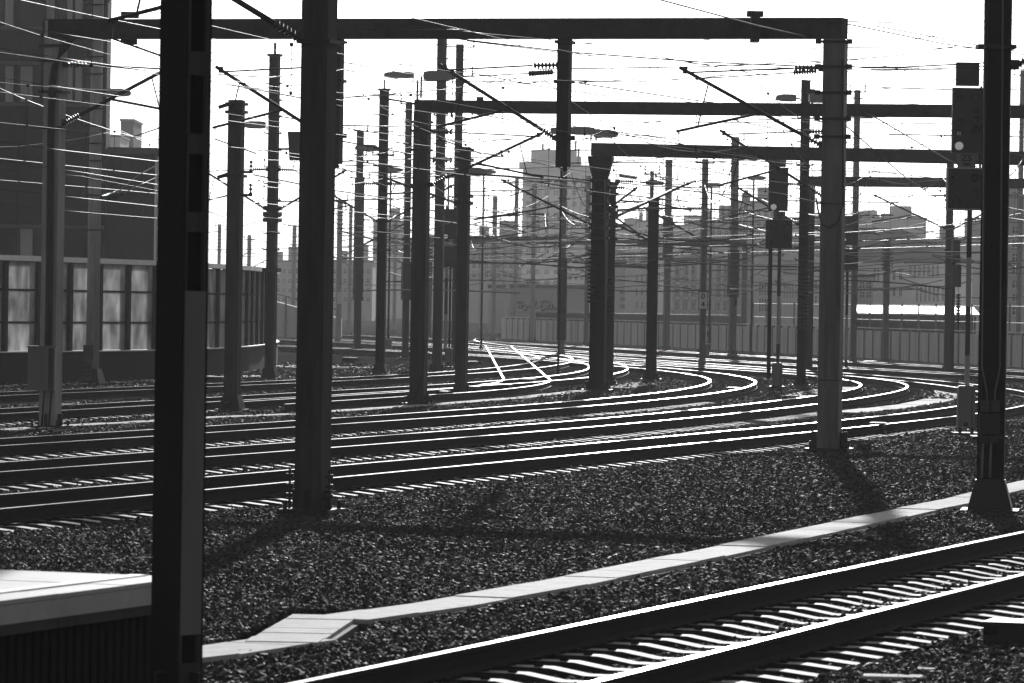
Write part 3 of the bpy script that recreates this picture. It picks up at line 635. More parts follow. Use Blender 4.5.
CB=b.build('cabinet',M['cabinet'],T); b=MB(); b.box(c_+Vector((.19,-.156,0)),(.1,.012,.84)); b.build('door_panel',M['steel'],CB)
b=MB(); 
for s in(-.09,.05): b.tube([Vector((s-.05,-.24,0)),Vector((s,-.24,1.0))],.02,6)
b.split('conduit',M['black_fit'],T)
def hang(T,o,px,y0,y1,Y,wm,hd,clampz=True):
    p=pt(px,y0,Y); zb=pt(px,y1,Y).z; b=column_mb('box',wm,p.z,-hd,z0=zb,c=(p.x-o.x,p.y-o.y)); b.build('hanging_post',M['steel'],T)
    b=MB()
    for zz_ in([p.z-.06,zb+.55,(p.z+zb)/2+.4]): b.box((p.x-o.x,p.y-o.y,zz_),(wm+.09,wm+.09,.05),-hd)
    for s in(-1,1): b.box((p.x-o.x+s*(wm/2+.05),p.y-o.y,zb+.55),(.09,.08,.09),-hd)
    b.tube([(p.x-o.x+.02,p.y-o.y,zb+.0),(p.x-o.x+.05,p.y-o.y,zb-.08)],.05,6)
    b.split('clamp_band',M['black_fit'],T)
    return p
YB=lambda px:oL.y+(oR.y-oL.y)*(px-50)/779
p=hang(T,o,565,39,167,YB(565),.235,R(16)); cantilever(T,o,(p.x,p.y),-1,2.35,5.75,7.1,R(14))
p=hang(T,o,337,39,164,YB(337),.235,R(16)); cantilever(T,o,(p.x,p.y),-1,2.35,5.75,7.1,R(14))
cantilever(T,o,(oR.x-.15,oR.y),-1,2.65,5.65,7.0,R(12))
cantilever(T,o,(oL.x+.12,oL.y),1,2.3,6.1,7.2,R(16))
# --- gantry 2
def small_gantry(label,pxl,pyl,wl,ytl,right_px,ytr,Yr,bh,kindl='box',m_='steel',cap=False,hd=None,rightleg=True):
    o=gp(pxl,pyl); hd=heading_at(o) if hd is None else hd
    T=thing('gantry',label,'gantry',o,0,'portal gantries over the tracks'); a=hd-math.atan2(o.x,o.y); wm=wl*o.y/FPX/(abs(math.cos(a))+abs(math.sin(a)))
    zt=pt(pxl,ytl,o.y).z
    b=column_mb(kindl,wm,zt-bh-.004,-hd); b.build('leg',M[m_],T); foot(T,wm,-hd,'plate')
    pr=pt(right_px,ytr,Yr); A=Vector((o.x,o.y,zt-bh/2)); C_=Vector((pr.x,pr.y,pr.z-bh/2)); dd=(C_-A).normalized()
    beam_between(T,o,A-dd*wm*.5,C_,wm*.85,bh)
    if rightleg:
        b=column_mb('box',wm,C_.z-bh/2-.004,-hd,c=(C_.x-o.x-dd.x*wm*.5,C_.y-o.y-dd.y*wm*.5)); b.build('leg',M[m_],T)
        b=MB(); b.box((C_.x-o.x-dd.x*wm*.5,C_.y-o.y-dd.y*wm*.5,.03),(wm*2,wm*2,.06),-hd); b.build('base_plate',M['black_fit'],T)
    if cap:
        b=MB(); b.frustum((0,0,zt-bh-.62),(wm*1.02,wm*1.02),(wm*1.55,wm*1.3),.5,-hd); b.box((0,0,zt-bh-.06),(wm*1.55,wm*1.3,.1),-hd); b.build('capital',M[m_],T)
    return T,o,hd,wm,zt
T,o,hd,wm,zt=small_gantry('second portal gantry, plain square leg with a lamp above its left corner',418,405,18,100,1085,106,112,.32); G2=(T,o)
cantilever(T,o,(o.x+.15,o.y),1,2.85,5.65,6.95,R(8))
lamp(T,o,pt(421,98,o.y),pt(440,76,o.y))
b=MB(); 
for yy in(122,131,185,150): b.box((0,0,pt(418,yy,o.y).z),(wm+.1,wm+.1,.06),-hd)
b.box(pt(480,106,o.y+.0)-o,(.18,.45,.45)); b.box(pt(418,398,o.y-.1)-o,(.7,.15,.1)); b.tube([pt(425,340,o.y-.3)-o,pt(423,372,o.y-.3)-o,pt(414,400,o.y-.3)-o],.02,5)
b.split('clamp_band',M['black_fit'],T)
p=hang(T,o,832,112,215,112.5,.24,R(10)); cantilever(T,o,(p.x-.1,p.y),-1,2.6,5.45,7.0,R(8))
p=hang(T,o,640,112,190,113.5,.2,R(10)) if False else None
lamp(T,o,pt(812,104,113),pt(819,98,113),L_=.5)
# --- gantry 3
T,o,hd,wm,zt=small_gantry('third portal gantry, leg flared under the beam and carrying a stack of weights',597,391,17,143,1090,153,131,.40,'H','steel_dark',cap=True,hd=R(6)); G3=(T,o)
cantilever(T,o,(o.x-.15,o.y),-1,2.8,5.1,6.4,R(4)); cantilever(T,o,(o.x+.15,o.y),1,.9,5.6,6.2,R(4))
lamp(T,o,pt(591,141,o.y),pt(580,131,o.y),L_=.9); lamp(T,o,pt(596,141,o.y),pt(606,134,o.y),L_=.75)
weights(T,o,592,248,303,o.y,.3)
b=MB()
for i in range(9): b.box((0,0,pt(597,170+i*8+(i%3)*2,o.y).z),(wm+.12,wm+.1,.07),-hd)
b.split('clamp_band',M['black_fit'],T)
b=MB(); b.tube([pt(605,180,o.y-.3)-o,pt(606,300,o.y-.3)-o,pt(604,385,o.y-.3)-o],.035,6); b.split('conduit',M['steel_pale'],T)
# --- gantry 4
o=gp(947,374); T=thing('gantry','fourth portal gantry, low beam ending left of the tall pale leg of the nearest gantry','gantry',o,0,'portal gantries over the tracks'); G4=(T,o)
hd=.05; zt=pt(943,176,o.y).z; b=column_mb('box',.3,pt(943,158,o.y).z,-hd); b.build('leg',M['steel'],T); foot(T,.3,0,'plate')
b=MB(); a=pt(809,181,o.y)-o; c_=pt(1075,184,o.y)-o; b.bar(a+Vector((0,.25,0)),c_+Vector((0,.25,0)),.3,.42); b.build('beam',M['beam'],T)
p=pt(812,180,o.y); b=column_mb('box',.3,p.z-.22,0,c=(p.x-o.x,.25)); b.build('leg',M['steel'],T)
cantilever(T,o,(o.x-.1,o.y),-1,3.0,6.1,7.4,0.0); cantilever(T,o,(o.x+.1,o.y),1,2.2,6.1,7.2,0.0)
weights(T,o,958,293,330,o.y,.22,-.2)
b=MB()
for yy in(186,200,226,238,250,262): b.box((0,0,pt(943,yy,o.y).z),(.42,.42,.08))
b.split('clamp_band',M['black_fit'],T)
# --- gantry 5 far
o=pt(430,300,330); o.z=0; T=thing('gantry','most distant portal gantry, a thin low beam in front of the high-rise','gantry',o,0,'portal gantries over the tracks')
a=pt(430,239,330)-o; c_=pt(745,243,345)-o; b=MB(); b.bar(a,c_,.4,.55); b.build('beam',M['beam'],T)
for q in(a,c_): b=column_mb('box',.4,q.z-.28,0,c=(q.x,q.y)); b.build('leg',M['steel'],T)
# ================================================================ MASTS
m=mast('plain square mast with flat top, flared black foot, just right of the blurred post',232,410,17,100,'box','steel','gusset'); Ma=m
b=MB()
for yy in(104,112,176): b.box((0,0,zpx(m,yy)),(m['w']+.12,m['w']+.12,.07),-m['h'])
for yy in(104,174): b.bar((-.12,-.2,zpx(m,yy)),(-.42,-.2,zpx(m,yy+4)),.05,.09)
b.split('clamp_band',M['black_fit'],m['T'])
for yy in(172,195): crossarm(m['T'],zpx(m,yy),.45,-m['h'],.3,both=False)
m=mast('tall tapering mast with capped top, rows of small brackets and a lamp on its left',270,378,11.5,56,'H','steel','gusset',rz=R(12)); Mb=m
brackets(m['T'],m['w'],m['w'],zpx(m,250),zpx(m,84),11,-m['h'])
b=MB(); b.box((0,0,m['z']+.03),(m['w']+.12,m['w']+.12,.08),-m['h']); b.tube([(0,0,m['z']),(0,0,m['z']+.45)],.05,6); b.build('cap',M['black_fit'],m['T'])
lamp(m['T'],m['o'],pt(267,130,m['Y']),pt(254,125,m['Y']),L_=.8)
b=MB(); a=pt(272,149,m['Y'])-m['o']; c_=pt(290,149,m['Y'])-m['o']; b.tube([a,c_],.04,6); q=pt(295,146,m['Y'])-m['o']; b.frustum(q-Vector((0,0,.5)),(.36,.3),(.5,.4),.98); b.tube([q-Vector((0,0,.45)),q+Vector((-.06,0,-.8)),q+Vector((.2,0,-.95))],.02,5); b.build('floodlight',M['black'],m['T'])
b=MB()
for yy in(208,214,220,270): b.box((0,0,zpx(m,yy)),(m['w']+.22,m['w']+.2,.14),-m['h'])
b.split('clamp_band',M['black_fit'],m['T'])
cantilever(m['T'],m['o'],(m['o'].x+.1,m['o'].y),1,2.3,5.7,7.0,R(8)); cantilever(m['T'],m['o'],(m['o'].x-.1,m['o'].y),-1,2.3,5.7,7.0,R(8))
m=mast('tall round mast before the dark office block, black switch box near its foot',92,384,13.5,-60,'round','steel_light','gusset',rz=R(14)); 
brackets(m['T'],m['w'],m['w'],zpx(m,230),zpx(m,5),14,-m['h'])
lamp(m['T'],m['o'],pt(99,100,m['Y']),pt(117,93,m['Y']))
b=MB(); q=pt(88,352,m['Y']-.3)-m['o']; b.box(q,(.27,.2,.42)); b.box(q-Vector((0,0,.55)),(.2,.12,.5)); b.build('switch_box',M['black'],m['T'])
b=MB(); q=pt(88,376,m['Y']-.35)-m['o']; 
for i in range(4): b.box(q+Vector((-.09+i*.06,0,.05)),(.015,.02,.35))
for i in range(3): b.box(q+Vector((0,0,-.08+i*.14)),(.22,.02,.015))
b.split('ladder_rack',M['cabinet'],m['T'])
m=mast('mast with thickened middle and flared foot, standing just right of the big front mast',357,352,7.5,131,'box','steel','gusset'); 
b=MB(); z0,z1=zpx(m,300),zpx(m,178); b.box((0,0,(z0+z1)/2),(m['w']*1.35,m['w']*1.35,z1-z0),-m['h']); b.build('sleeve',M['steel'],m['T'])
crossarm(m['T'],zpx(m,131),.38,-m['h'],.35); crossarm(m['T'],zpx(m,155),.35,-m['h'],.3); crossarm(m['T'],zpx(m,178),.55,-m['h'],.3)
cantilever(m['T'],m['o'],(m['o'].x,m['o'].y),1,2.6,5.6,6.9,R(0),.045); lamp(m['T'],m['o'],pt(362,158,m['Y']),pt(374,149,m['Y']),L_=1.0)
m=mast('slim dark mast with pointed cap, between the big front mast and second gantry leg',380,374,10,90,'H','steel_dark','gusset')
b=MB(); b.box((0,0,m['z']+.02),(m['w']+.1,m['w']+.1,.07),-m['h']); b.tube([(0,0,m['z']),(0,0,m['z']+.38)],.035,6); b.build('cap',M['black_fit'],m['T'])
brackets(m['T'],m['w'],m['w'],zpx(m,250),zpx(m,115),9,-m['h'],.2); crossarm(m['T'],zpx(m,155),.42,-m['h'],.2)
lamp(m['T'],m['o'],pt(378,150,m['Y']),pt(366,148,m['Y']),L_=.8); cantilever(m['T'],m['o'],(m['o'].x+.1,m['o'].y),1,2.4,5.6,6.9,R(4)); cantilever(m['T'],m['o'],(m['o'].x-.1,m['o'].y),-1,2.4,5.6,6.9,R(4))
m=mast('slim grey mast directly left of the second gantry leg, beside a tall lamp post',405,358,7,103,'box','steel','plate'); 
b=MB(); z0,z1=zpx(m,300),zpx(m,262); b.box((0,-.1,(z0+z1)/2),(m['w']*1.5,m['w']*1.3,z1-z0),-m['h']); b.build('sleeve',M['black_fit'],m['T'])
brackets(m['T'],m['w'],m['w'],zpx(m,250),zpx(m,112),14,-m['h'],.12); crossarm(m['T'],zpx(m,104),.45,-m['h'],.5)
m=mast('thin tall lamp post with lamp head pointing left, beside the second gantry leg',413,372,2.6,80,'round','steel_dark','plate',name='street_lamp',cat='lamp post'); 
lamp(m['T'],m['o'],pt(413,82,m['Y']),pt(399,75,m['Y']),L_=1.15); brackets(m['T'],m['w'],m['w'],zpx(m,118),zpx(m,95),3,0,.06)
m=mast('tall mast right of the second gantry leg, reaching the nearest gantry beam',437,372,10,26,'box','steel','plate'); 
brackets(m['T'],m['w'],m['w'],zpx(m,200),zpx(m,45),12,-m['h'],.1)
for yy in(112,132,160): 
    b=MB(); ribs(b,Vector((-.3,-.3,zpx(m,yy))),Vector((.5,-.3,zpx(m,yy))),.12,5); b.build('insulator',M['insul'],m['T'])
m=mast('very tall thin mast with long cross-arms, second right of the second gantry leg',455,364,8,44,'H','steel','plate'); 
brackets(m['T'],m['w'],m['w'],zpx(m,200),zpx(m,60),13,-m['h'],.12); crossarm(m['T'],zpx(m,47),.65,-m['h'],.5); crossarm(m['T'],zpx(m,76),.6,-m['h'],.45,both=False); crossarm(m['T'],zpx(m,118),.62,-m['h'],.35,both=False)
m=mast('short square dark mast in front of the small signal, left of the connecting track',461,395,13,147,'box','steel','plate'); 
b=MB()
for yy in(150,160,196,203): b.box((0,0,zpx(m,yy)),(m['w']+.14,m['w']+.12,.1),-m['h'])
b.split('clamp_band',M['black_fit'],m['T']); cantilever(m['T'],m['o'],(m['o'].x-.12,m['o'].y),-1,2.2,5.5,6.2,R(8)); lamp(m['T'],m['o'],pt(463,176,m['Y']),pt(475,172,m['Y']),L_=.7)
far_masts=[
 # px,py,w,top,kind,label,arms,cant
 (493,339,4.6,196,'box','distant mast with two U-shaped cross-arms against the sky, left of the high-rise',[(199,.55),(213,.65)],0),
 (514.5,338,4,177,'box','distant thin mast with side pins standing at the left edge of the high-rise',[],1),
 (532,341,4.6,183,'box','distant mast in front of the left half of the high-rise and of the graffiti',[],1),
 (561,357,6.5,150,'box','mast under the hanging post of the nearest gantry, with a black lower half',[],1),
 (586,346,5,176,'box','distant mast at the right edge of the high-rise, just left of the flared gantry leg',[(190,.5)],-1),
 (666,351,7,160,'box','mast with three cross-arms against the sky, right of the short black mast',[(160,.4),(180,.55),(200,.55)],1),
 (702,369,6.5,159,'box','slim mast carrying the number plate 0 4',[(163,.4)],-1),
 (732,356,8,137,'box','mast with thick lower part, between the 0 4 plate and the two-post signal',[(140,.5)],1),
 (853,365,6.5,90,'box','tall thin mast with U-shaped arms just right of the pale gantry leg',[(92,.4),(118,.75)],-1),
 (885,365,6.8,238,'box','short mast in front of the concrete fence, right of the pale gantry leg',[],-1),
 (649,366,4,171,'box','thin mast rising behind the short black mast right of the flared gantry leg',[(174,.35)],-1),
 (248,330,4,235,'box','faint far mast above the end of the noise barrier',[(240,.5)],1),
 (218,330,3.6,224,'box','faint far mast right of the blurred post, above the noise barrier',[(226,.4)],1),
 (293,330,4.2,225,'box','distant mast with cross-arms in the gap left of the big front mast',[(226,.6),(236,.45)],1),
 (338,343,5.5,200,'box','distant mast carrying a small pale plate, right of the big front mast',[(201,.5)],1),
 (349,336,3.6,205,'box','thinner distant mast second to the right of the big front mast',[(210,.4)],-1),
 (394,333,3.6,215,'box','distant mast between the slim dark mast and the second gantry leg',[(218,.4)],1),
 (424,330,3.4,205,'box','distant mast behind the second gantry leg',[],1),
 (480,331,3,225,'box','very faint mast left of the connecting track in the haze',[(228,.5)],1),
 (503,327,3,230,'box','very faint mast in front of the warehouse, nearest its pale corner',[],-1),
 (744,335,4,190,'box','thin far mast behind the fence, right of the mast with weights',[],1),
 (818,330,4,215,'box','far thin mast between the tall dark mast and the pale gantry leg',[],1),
 (905,322,3.5,284,'box','short lamp mast behind the fence, in front of the bright metal roof',[],0),
 (1018,352,5,70,'box','thin mast at the far right edge of the photo',[(75,.6),(118,.6)],-1),
]
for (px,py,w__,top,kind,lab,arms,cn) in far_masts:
    m=mast(lab,px,py,w__,top,kind,'steel_light' if py<345 else 'steel_pale','plate')  # paler steel farther away: distance haze put into the mast colour
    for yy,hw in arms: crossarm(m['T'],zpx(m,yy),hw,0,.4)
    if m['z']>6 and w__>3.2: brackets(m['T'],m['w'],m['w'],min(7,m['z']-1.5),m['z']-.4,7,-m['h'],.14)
    if cn and m['z']>6.5: cantilever(m['T'],m['o'],(m['o'].x,m['o'].y),cn,2.5,5.5,6.8,0,.05,.0,False)
    if px in(732,561,666): 
        b=MB(); y0,y1={732:(297,250),561:(340,258),666:(260,215)}[px]; z0,z1=zpx(m,y0),zpx(m,y1); b.box((0,-.05,(z0+z1)/2),(m['w']*1.5,m['w']*1.4,z1-z0),-m['h']); b.build('sleeve',M['steel' if px!=561 else 'steel_dark'],m['T'])
    if px==732: weights(m['T'],m['o'],736,272,305,m['Y'],.25,-.3)
    if px==905:
        lamp(m['T'],m['o'],pt(904,287,m['Y']),pt(898,285,m['Y']),L_=.9)
    if px==338:
        b=MB(); b.box(pt(340,298,m['Y']-.2)-m['o'],(.35,.03,.75)); b.build('plate',M['plate'],m['T'])
    if px==702:
        q=pt(703,300.5,m['Y']-.22)-m['o']; b=MB(); b.box(q,(.345,.03,.70)); b.box(q+Vector((0,.05,.02)),(.4,.05,.8),mi=1); pl=b.build('number_plate',[M['plate'],M['black_fit']],m['T'])
        for ch,dz in(('0',.17),('4',-.17)):
            me=text_mesh(ch,.34,.004,.008,0,M['ink']); oo=link('digit',me,pl,(q.x,q.y-.022,q.z+dz)); oo.rotation_euler=(R(90),0,0)
m=mast('short thick black mast right of the flared gantry leg, thick cable at its top',651,380,11,199,'box','steel_dark','plate',rz=R(4)); cantilever(m['T'],m['o'],(m['o'].x-.1,m['o'].y),-1,2.0,5.0,6.3,R(0))
m=mast('square mast with bolted top and tension weights, standing right beside the flared gantry leg',609,385,8.5,182,'H','steel','plate',rz=R(5)); weights(m['T'],m['o'],610,276,315,m['Y'],.34)
b=MB()
for yy in(184,194,207,213,226,239): b.box((0,0,zpx(m,yy)),(m['w']+.16,m['w']+.12,.1),-m['h'])
b.split('clamp_band',M['black_fit'],m['T']); cantilever(m['T'],m['o'],(m['o'].x+.1,m['o'].y),1,2.4,5.6,6.7,R(2))
m=mast('tall dark mast with many insulators and brackets, standing left of the pale gantry leg',801,386,9.5,80,'H','steel_dark','plate',rz=R(3)); Mr=m
brackets(m['T'],m['w'],m['w'],zpx(m,260),zpx(m,118),13,-m['h'],.13)
b=MB(); ribs(b,Vector((0,-.2,zpx(m,330))),Vector((0,-.2,zpx(m,268))),.2,17); b.build('tension_weights',M['black_fit'],m['T'])
b=MB(); b.box(pt(811,95,m['Y'])-m['o'],(.25,.25,.4)); b.build('switch_box',M['steel'],m['T']); lamp(m['T'],m['o'],pt(800,101,m['Y']),pt(786,98,m['Y']),L_=.7)
cantilever(m['T'],m['o'],(m['o'].x-.1,m['o'].y),-1,2.3,5.5,6.8,R(0))
# small far lamps on thin posts behind the wires
for (x,y,b_,lab) in((655,183,355,'faint lamp between the black mast and the three-armed mast'),(715,185,352,'lamp right of the mast with the 0 4 plate'),(757,178,355,'lamp left of the pair of signals'),(487,172,352,'lamp right of the short square dark mast'),(452,172,352,'lamp left of the short square dark mast'),(394,170,350,'lamp left of the slim grey mast'),(564,131,376,'pale lamp behind the hanging post of the nearest gantry')):
    m=mast('slim '+lab,x-6,b_,2.2,y+2,'round','steel_dark','plate',name='street_lamp',cat='lamp post'); lamp(m['T'],m['o'],pt(x-5,y+4,m['Y']),pt(x,y,m['Y']),L_=1.0)
# ================================================================ SIGNALS
def disc(b,c,r,dpt=.03,n=14,mi=0):
    c=Vector(c); b.tube([c,c+Vector((0,-dpt,0))],r,n,mi)
def hood(b,c,r,L_=.16,n=10,mi=0):
    c=Vector(c); vs=[];fs=[]
    for i in range(n+1):
        a=math.pi*(i/n)*1.1-.05*math.pi
        for y in(0,-L_): vs.append((c.x+r*math.cos(a),c.y+y,c.z+r*math.sin(a)))
    for i in range(n): fs.append((2*i,2*i+1,2*i+3,2*i+2))
    b.add(vs,fs,mi)
def signal(label,px,base,Y,boxes,plate,posts,cab,glow_lenses,lenses,rim=False,sub=''):
    o=Vector((pt(px,300,Y).x,Y,0)); T=thing('railway_signal',label,'railway signal',o,0,'light signals'); s=Y/FPX
    L_=lambda x,y,dy=0:pt(x,y,Y+dy)-o
    for nm,(x0,y0,x1,y1) in boxes:
        c=(L_(x0,y0)+L_(x1,y1))/2; b=MB(); W_,H_=(x1-x0)*s,(y1-y0)*s
        b.box(c,(W_,.22,H_)); b.box(c+Vector((0,-.115,0)),(W_*.9,.012,H_*.9))
        bd=b.build(nm,M['black'],T)
        if rim and nm=='shunting_head':
            b=MB()
            for sx in(-1,1): b.box(c+Vector((sx*(W_/2+.012),-.02,0)),(.03,.24,H_+.055))
            for sz in(-1,1): b.box(c+Vector((0,-.02,sz*(H_/2+.012))),(W_-.008,.24,.03))
            b.build('rim',M['pole_white'],bd)
        for (lx,ly,lr) in lenses.get(nm,[]):
            q=L_(lx,ly,-.115); b=MB(); disc(b,q,lr*s); le=b.build('lens',M['lens_dark'],bd); b=MB(); hood(b,q,lr*s*1.12); b.build('hood',M['black'],bd)
        for (lx,ly,lr) in [l for l in glow_lenses if l[3]==nm] and [(l[0],l[1],l[2]) for l in glow_lenses if l[3]==nm]:
            q=L_(lx,ly,-.12); b=MB(); disc(b,q,lr*s,.05); b.build('lens',M['lens_glow'],bd)
    if plate:
        x0,y0,x1,y1=plate; c=(L_(x0,y0,-.05)+L_(x1,y1,-.05))/2; b=MB(); b.box(c,((x1-x0)*s,.02,(y1-y0)*s)); pl=b.build('name_plate',M['cabinet'],T)
        me=text_mesh('ZS',(y1-y0)*s*.62,.003,.006,0,M['ink'],1.1); q=link('lettering',me,pl,c+Vector((0,-.014,(y1-y0)*s*.17))); q.rotation_euler=(R(90),0,0)
        me=text_mesh('MM',(y1-y0)*s*.34,.003,.004,0,M['ink'],1.0); q=link('lettering',me,pl,c+Vector((0,-.014,-(y1-y0)*s*.25))); q.rotation_euler=(R(90),0,0)
    if sub:
        me=text_mesh('E2',.09,.003,.001,0,M['plate']); bx_=[o_ for o_ in T.children if o_.name.startswith('signal_head')][0]
        q=link('lettering',me,bx_,L_(959,133.5,-.13)); q.rotation_euler=(R(90),0,0)
    for (x,y0,y1,wpx,bands) in posts:
        zt=pt(x,y0,Y).z; X=L_(x,300).x; zb=0 if y1 is None else pt(x,y1,Y).z
        b=MB(); 
        if bands:
            z=zt; i=0
            while z>zb+.01:
                z2=max(zb,z-bands); b.tube([(X,.05,z),(X,.05,z2)],wpx*s/2,10,mi=i%2,caps=(i==0)); z=z2; i+=1
            b.build('post',[M['pole_red'],M['pole_white']],T)
        else: b.tube([(X,.05,zt),(X,.05,zb)],wpx*s/2,10); b.build('post',M['steel_dark'],T)
    if cab:
        x0,y0,x1,y1=cab; c=(L_(x0,y0,-.25)+L_(x1,y1,-.25))/2; W_,H_=(x1-x0)*s,(y1-y0)*s
        b=MB(); b.box(c,(W_,.35,H_)); b.frustum(c+Vector((0,0,H_/2)),(W_+.05,.4),(W_*.8,.3),.05); cb=b.build('cabinet',M['cabinet'],T)
        b=MB(); b.box(c+Vector((-.01,-.182,-H_*.42)),(.08,.012,.08)); b.box(c+Vector((W_*.3,-.18,0)),(.012,.008,H_*.9)); b.build('lock',M['steel_dark'],cb)
        b=MB(); zb=c.z-H_/2
        for sx in(-1,1): b.box((c.x+sx*W_*.35,c.y,zb/2),(.06,.25,max(.05,zb)))
        b.box((c.x,c.y,0),(W_*1.5,.55,.08)); b.build('stand',M['black_fit'],T)
    return T,o
signal('tall main signal with banded post and pale-rimmed lower head beside near black mast',966,432,96.,
 [('head_top_box',(956,62.5,979,86)),('signal_head',(952,88,983,153)),('shunting_head',(947.5,169,982,209))],(957.5,153.6,975.5,168),
 [(968.5,208,386,5.2,1.05),(978,86,210,2.5,0)],(957.5,388,974.5,427),[(959,146,4.2,'signal_head')],
 {'signal_head':[(959,98,3.4),(976,98,5),(976,110,3),(976,119,3.4),(959,122,3.4),(976,131,5)],'shunting_head':[(955.5,178,4),(975,178,4),(975,193,4),(955.5,202,4)]},rim=True,sub='E2')
signal('two-post signal with ZS plate and square black lower head',777,392,150.,
 [('head_top_box',(769,152,786,167)),('signal_head',(768.5,167.5,788,211)),('shunting_head',(765.5,220,792,248.5))],(773.5,211.5,785.5,220),
 [(769.8,248,378,4.2,0),(778.8,248,364,3.6,1.6)],(772,364,782,391),[(773.5,207,3.0,'signal_head')],
 {'signal_head':[(773,180,2),(784,180,3),(784,198,3)],'shunting_head':[(772,226,2.6),(786,226,2.6),(786,237,2.6),(772,243,2.6)]})
signal('distant signal with two black heads half hidden behind the pale gantry leg',850,373,190.,
 [('signal_head',(843,216,858,245)),('shunting_head',(843,249,858,270))],None,
 [(847,270,373,3.0,1.9)],None,[(845,240,1.4,'signal_head')],{})
b=None
signal('small signal with one white lamp, half hidden behind the short square dark mast',450,390,185.,
 [('signal_head',(444,209,457,239)),('shunting_head',(444,246,457,267))],None,
 [(446,205,348,3.6,1.5),(450,267,348,2.4,0)],(445,349,452,365),[(445.8,236.5,2.2,'signal_head')],{})
signal('small signal beside the leg of the fourth gantry, behind the tall main signal',956,380,185.,
 [('signal_head',(952,265,961,287)),('shunting_head',(952,240,960,262))],None,
 [(953,262,373,4.2,0),(959,300,330,1.4,0)],None,[],{})
# small ground cabinets
def cabinet(px,py,wpx,hpx,label,dz=.0):
    o=gp(px,py); s=o.y/FPX; T=thing('cabinet',label,'cabinet',o); b=MB(); b.box((0,0,hpx*s/2+.06),(wpx*s,.35,hpx*s)); b.build('housing',M['cabinet'],T)
    b=MB(); b.box((0,0,hpx*s+.085),(wpx*s+.06,.42,.04)); b.build('lid',M['steel'],T); b=MB(); b.box((wpx*s*.25,-.18,hpx*s*.5),(.03,.02,.12)); b.build('handle',M['black_fit'],T)
cabinet(388,351,7,10,'small grey cabinet between the slim dark mast and the second gantry leg')
cabinet(707,358,4,12,'small pale cabinet just right of the mast with the 0 4 plate')
# short marker posts near the fence
for x,lab in((707.5,'thin pale marker post with dark bands just right of the 0 4 mast'),):
    o=gp(x,352); T=thing('marker_post',lab,'marker post',o); b=MB()
    for i in range(6): b.tube([(0,0,i*.3),(0,0,i*.3+.3)],.05,8,mi=i%2)
    b.build('post',[M['pole_white'],M['pole_red']],T); b=MB(); b.frustum((0,0,-.05),(.25,.25),(.12,.12),.2); b.build('foot',M['concrete_dark'],T)
# ================================================================ NOISE BARRIER
def poly_resample(P,step):
    P=[Vector(p) for p in P]; S_=[0]
    for a,b in zip(P,P[1:]): S_.append(S_[-1]+(b-a).length)
    n=int(S_[-1]/step); out=[]
    for i in range(n+1):
        s=i*step
        k=max(j for j in range(len(S_)) if S_[j]<=s+1e-9); k=min(k,len(P)-2)
        out.append(P[k].lerp(P[k+1],(s-S_[k])/(S_[k+1]-S_[k])))
    return out
NB=[Vector((-20.5,121)),Vector((-15.6,137)),Vector((-13.7,142.7)),Vector((-11.9,148.6)),Vector((-10.55,157)),Vector((-9.85,165)),Vector((-9.65,174)),Vector((-9.85,186)),Vector((-10.6,198))]
Q=poly_resample(NB,2.42); o=Vector((Q[0].x,Q[0].y,0))
T=thing('noise_barrier','glazed noise barrier with milky panels between dark posts on a dark plinth, at the left','noise barrier',o)
for i,p in enumerate(Q):
    q=Q[min(i+1,len(Q)-1)]-Q[max(i-1,0)]; a=math.atan2(q.y,q.x)
    b=MB(); b.box((p.x-o.x,p.y-o.y,2.35),(.22,.26,2.9),a); b.build('post',M['steel_dark'],T)
    if i<len(Q)-1:
        c_=(p+Q[i+1])/2; d=(Q[i+1]-p); L_=d.length; a=math.atan2(d.y,d.x); cc=(c_.x-o.x,c_.y-o.y)
        for z0,z1 in((.95,1.80),(1.86,2.80),(2.86,3.70)):
            b=MB(); b.box((cc[0],cc[1],(z0+z1)/2),(L_-.24,.02,z1-z0),a); b.build('panel',M['acrylic'],T)
        b=MB(); 
        for z in(1.83,2.83): b.box((cc[0],cc[1],z),(L_-.222,.09,.055),a)
        b.build('transom',M['steel_dark'],T)
        b=MB(); b.box((cc[0],cc[1],3.80),(L_+.0,.42,.16),a); b.build('capping',M['capping'],T)
        b=MB(); b.box((cc[0],cc[1],.42),(L_-.006,.36,.98),a); b.build('plinth',M['plinth'],T)
        b=MB(); b.box((cc[0],cc[1],.925),(L_-.006,.5,.035),a); b.build('sill',M['capping'],T)
# ================================================================ CONCRETE FENCE
FN=[gp(1090,373),gp(1022,368),gp(940,363),gp(857,358),gp(740,351.2),gp(630,345.4),gp(560,341.8),gp(497,338.6)]
Q=poly_resample([p.xy for p in FN],2.0)[:99]; o=Vector((Q[0].x,Q[0].y,0))
T=thing('fence','long pale concrete panel fence closing off the tracks from mid picture to the right edge','fence',o)
for i in range(len(Q)-1):
    c_=(Q[i]+Q[i+1])/2; d=Q[i+1]-Q[i]; L_=d.length; a=math.atan2(d.y,d.x); b=MB(); cc=(c_.x-o.x,c_.y-o.y)
    b.box((cc[0],cc[1],.78),(L_-.13,.08,1.5),a)
    for j in range(8):
        q=Q[i]+d*((j+.7)/8.4); b.box((q.x-o.x,q.y-o.y-.055,.78),(.09,.05,1.46),a,mi=1)
    b.build('panel',[M['fence'],M['fence_rib']],T)
    b=MB(); b.box((Q[i].x-o.x,Q[i].y-o.y,.8),(.12,.16,1.64),a); b.build('post',M['fence_post'],T)
b=MB(); 
for i in range(len(Q)-1): d=Q[i+1]-Q[i]; c_=(Q[i]+Q[i+1])/2; b.box((c_.x-o.x,c_.y-o.y,1.66),(d.length-.002,.2,.05),math.atan2(d.y,d.x))
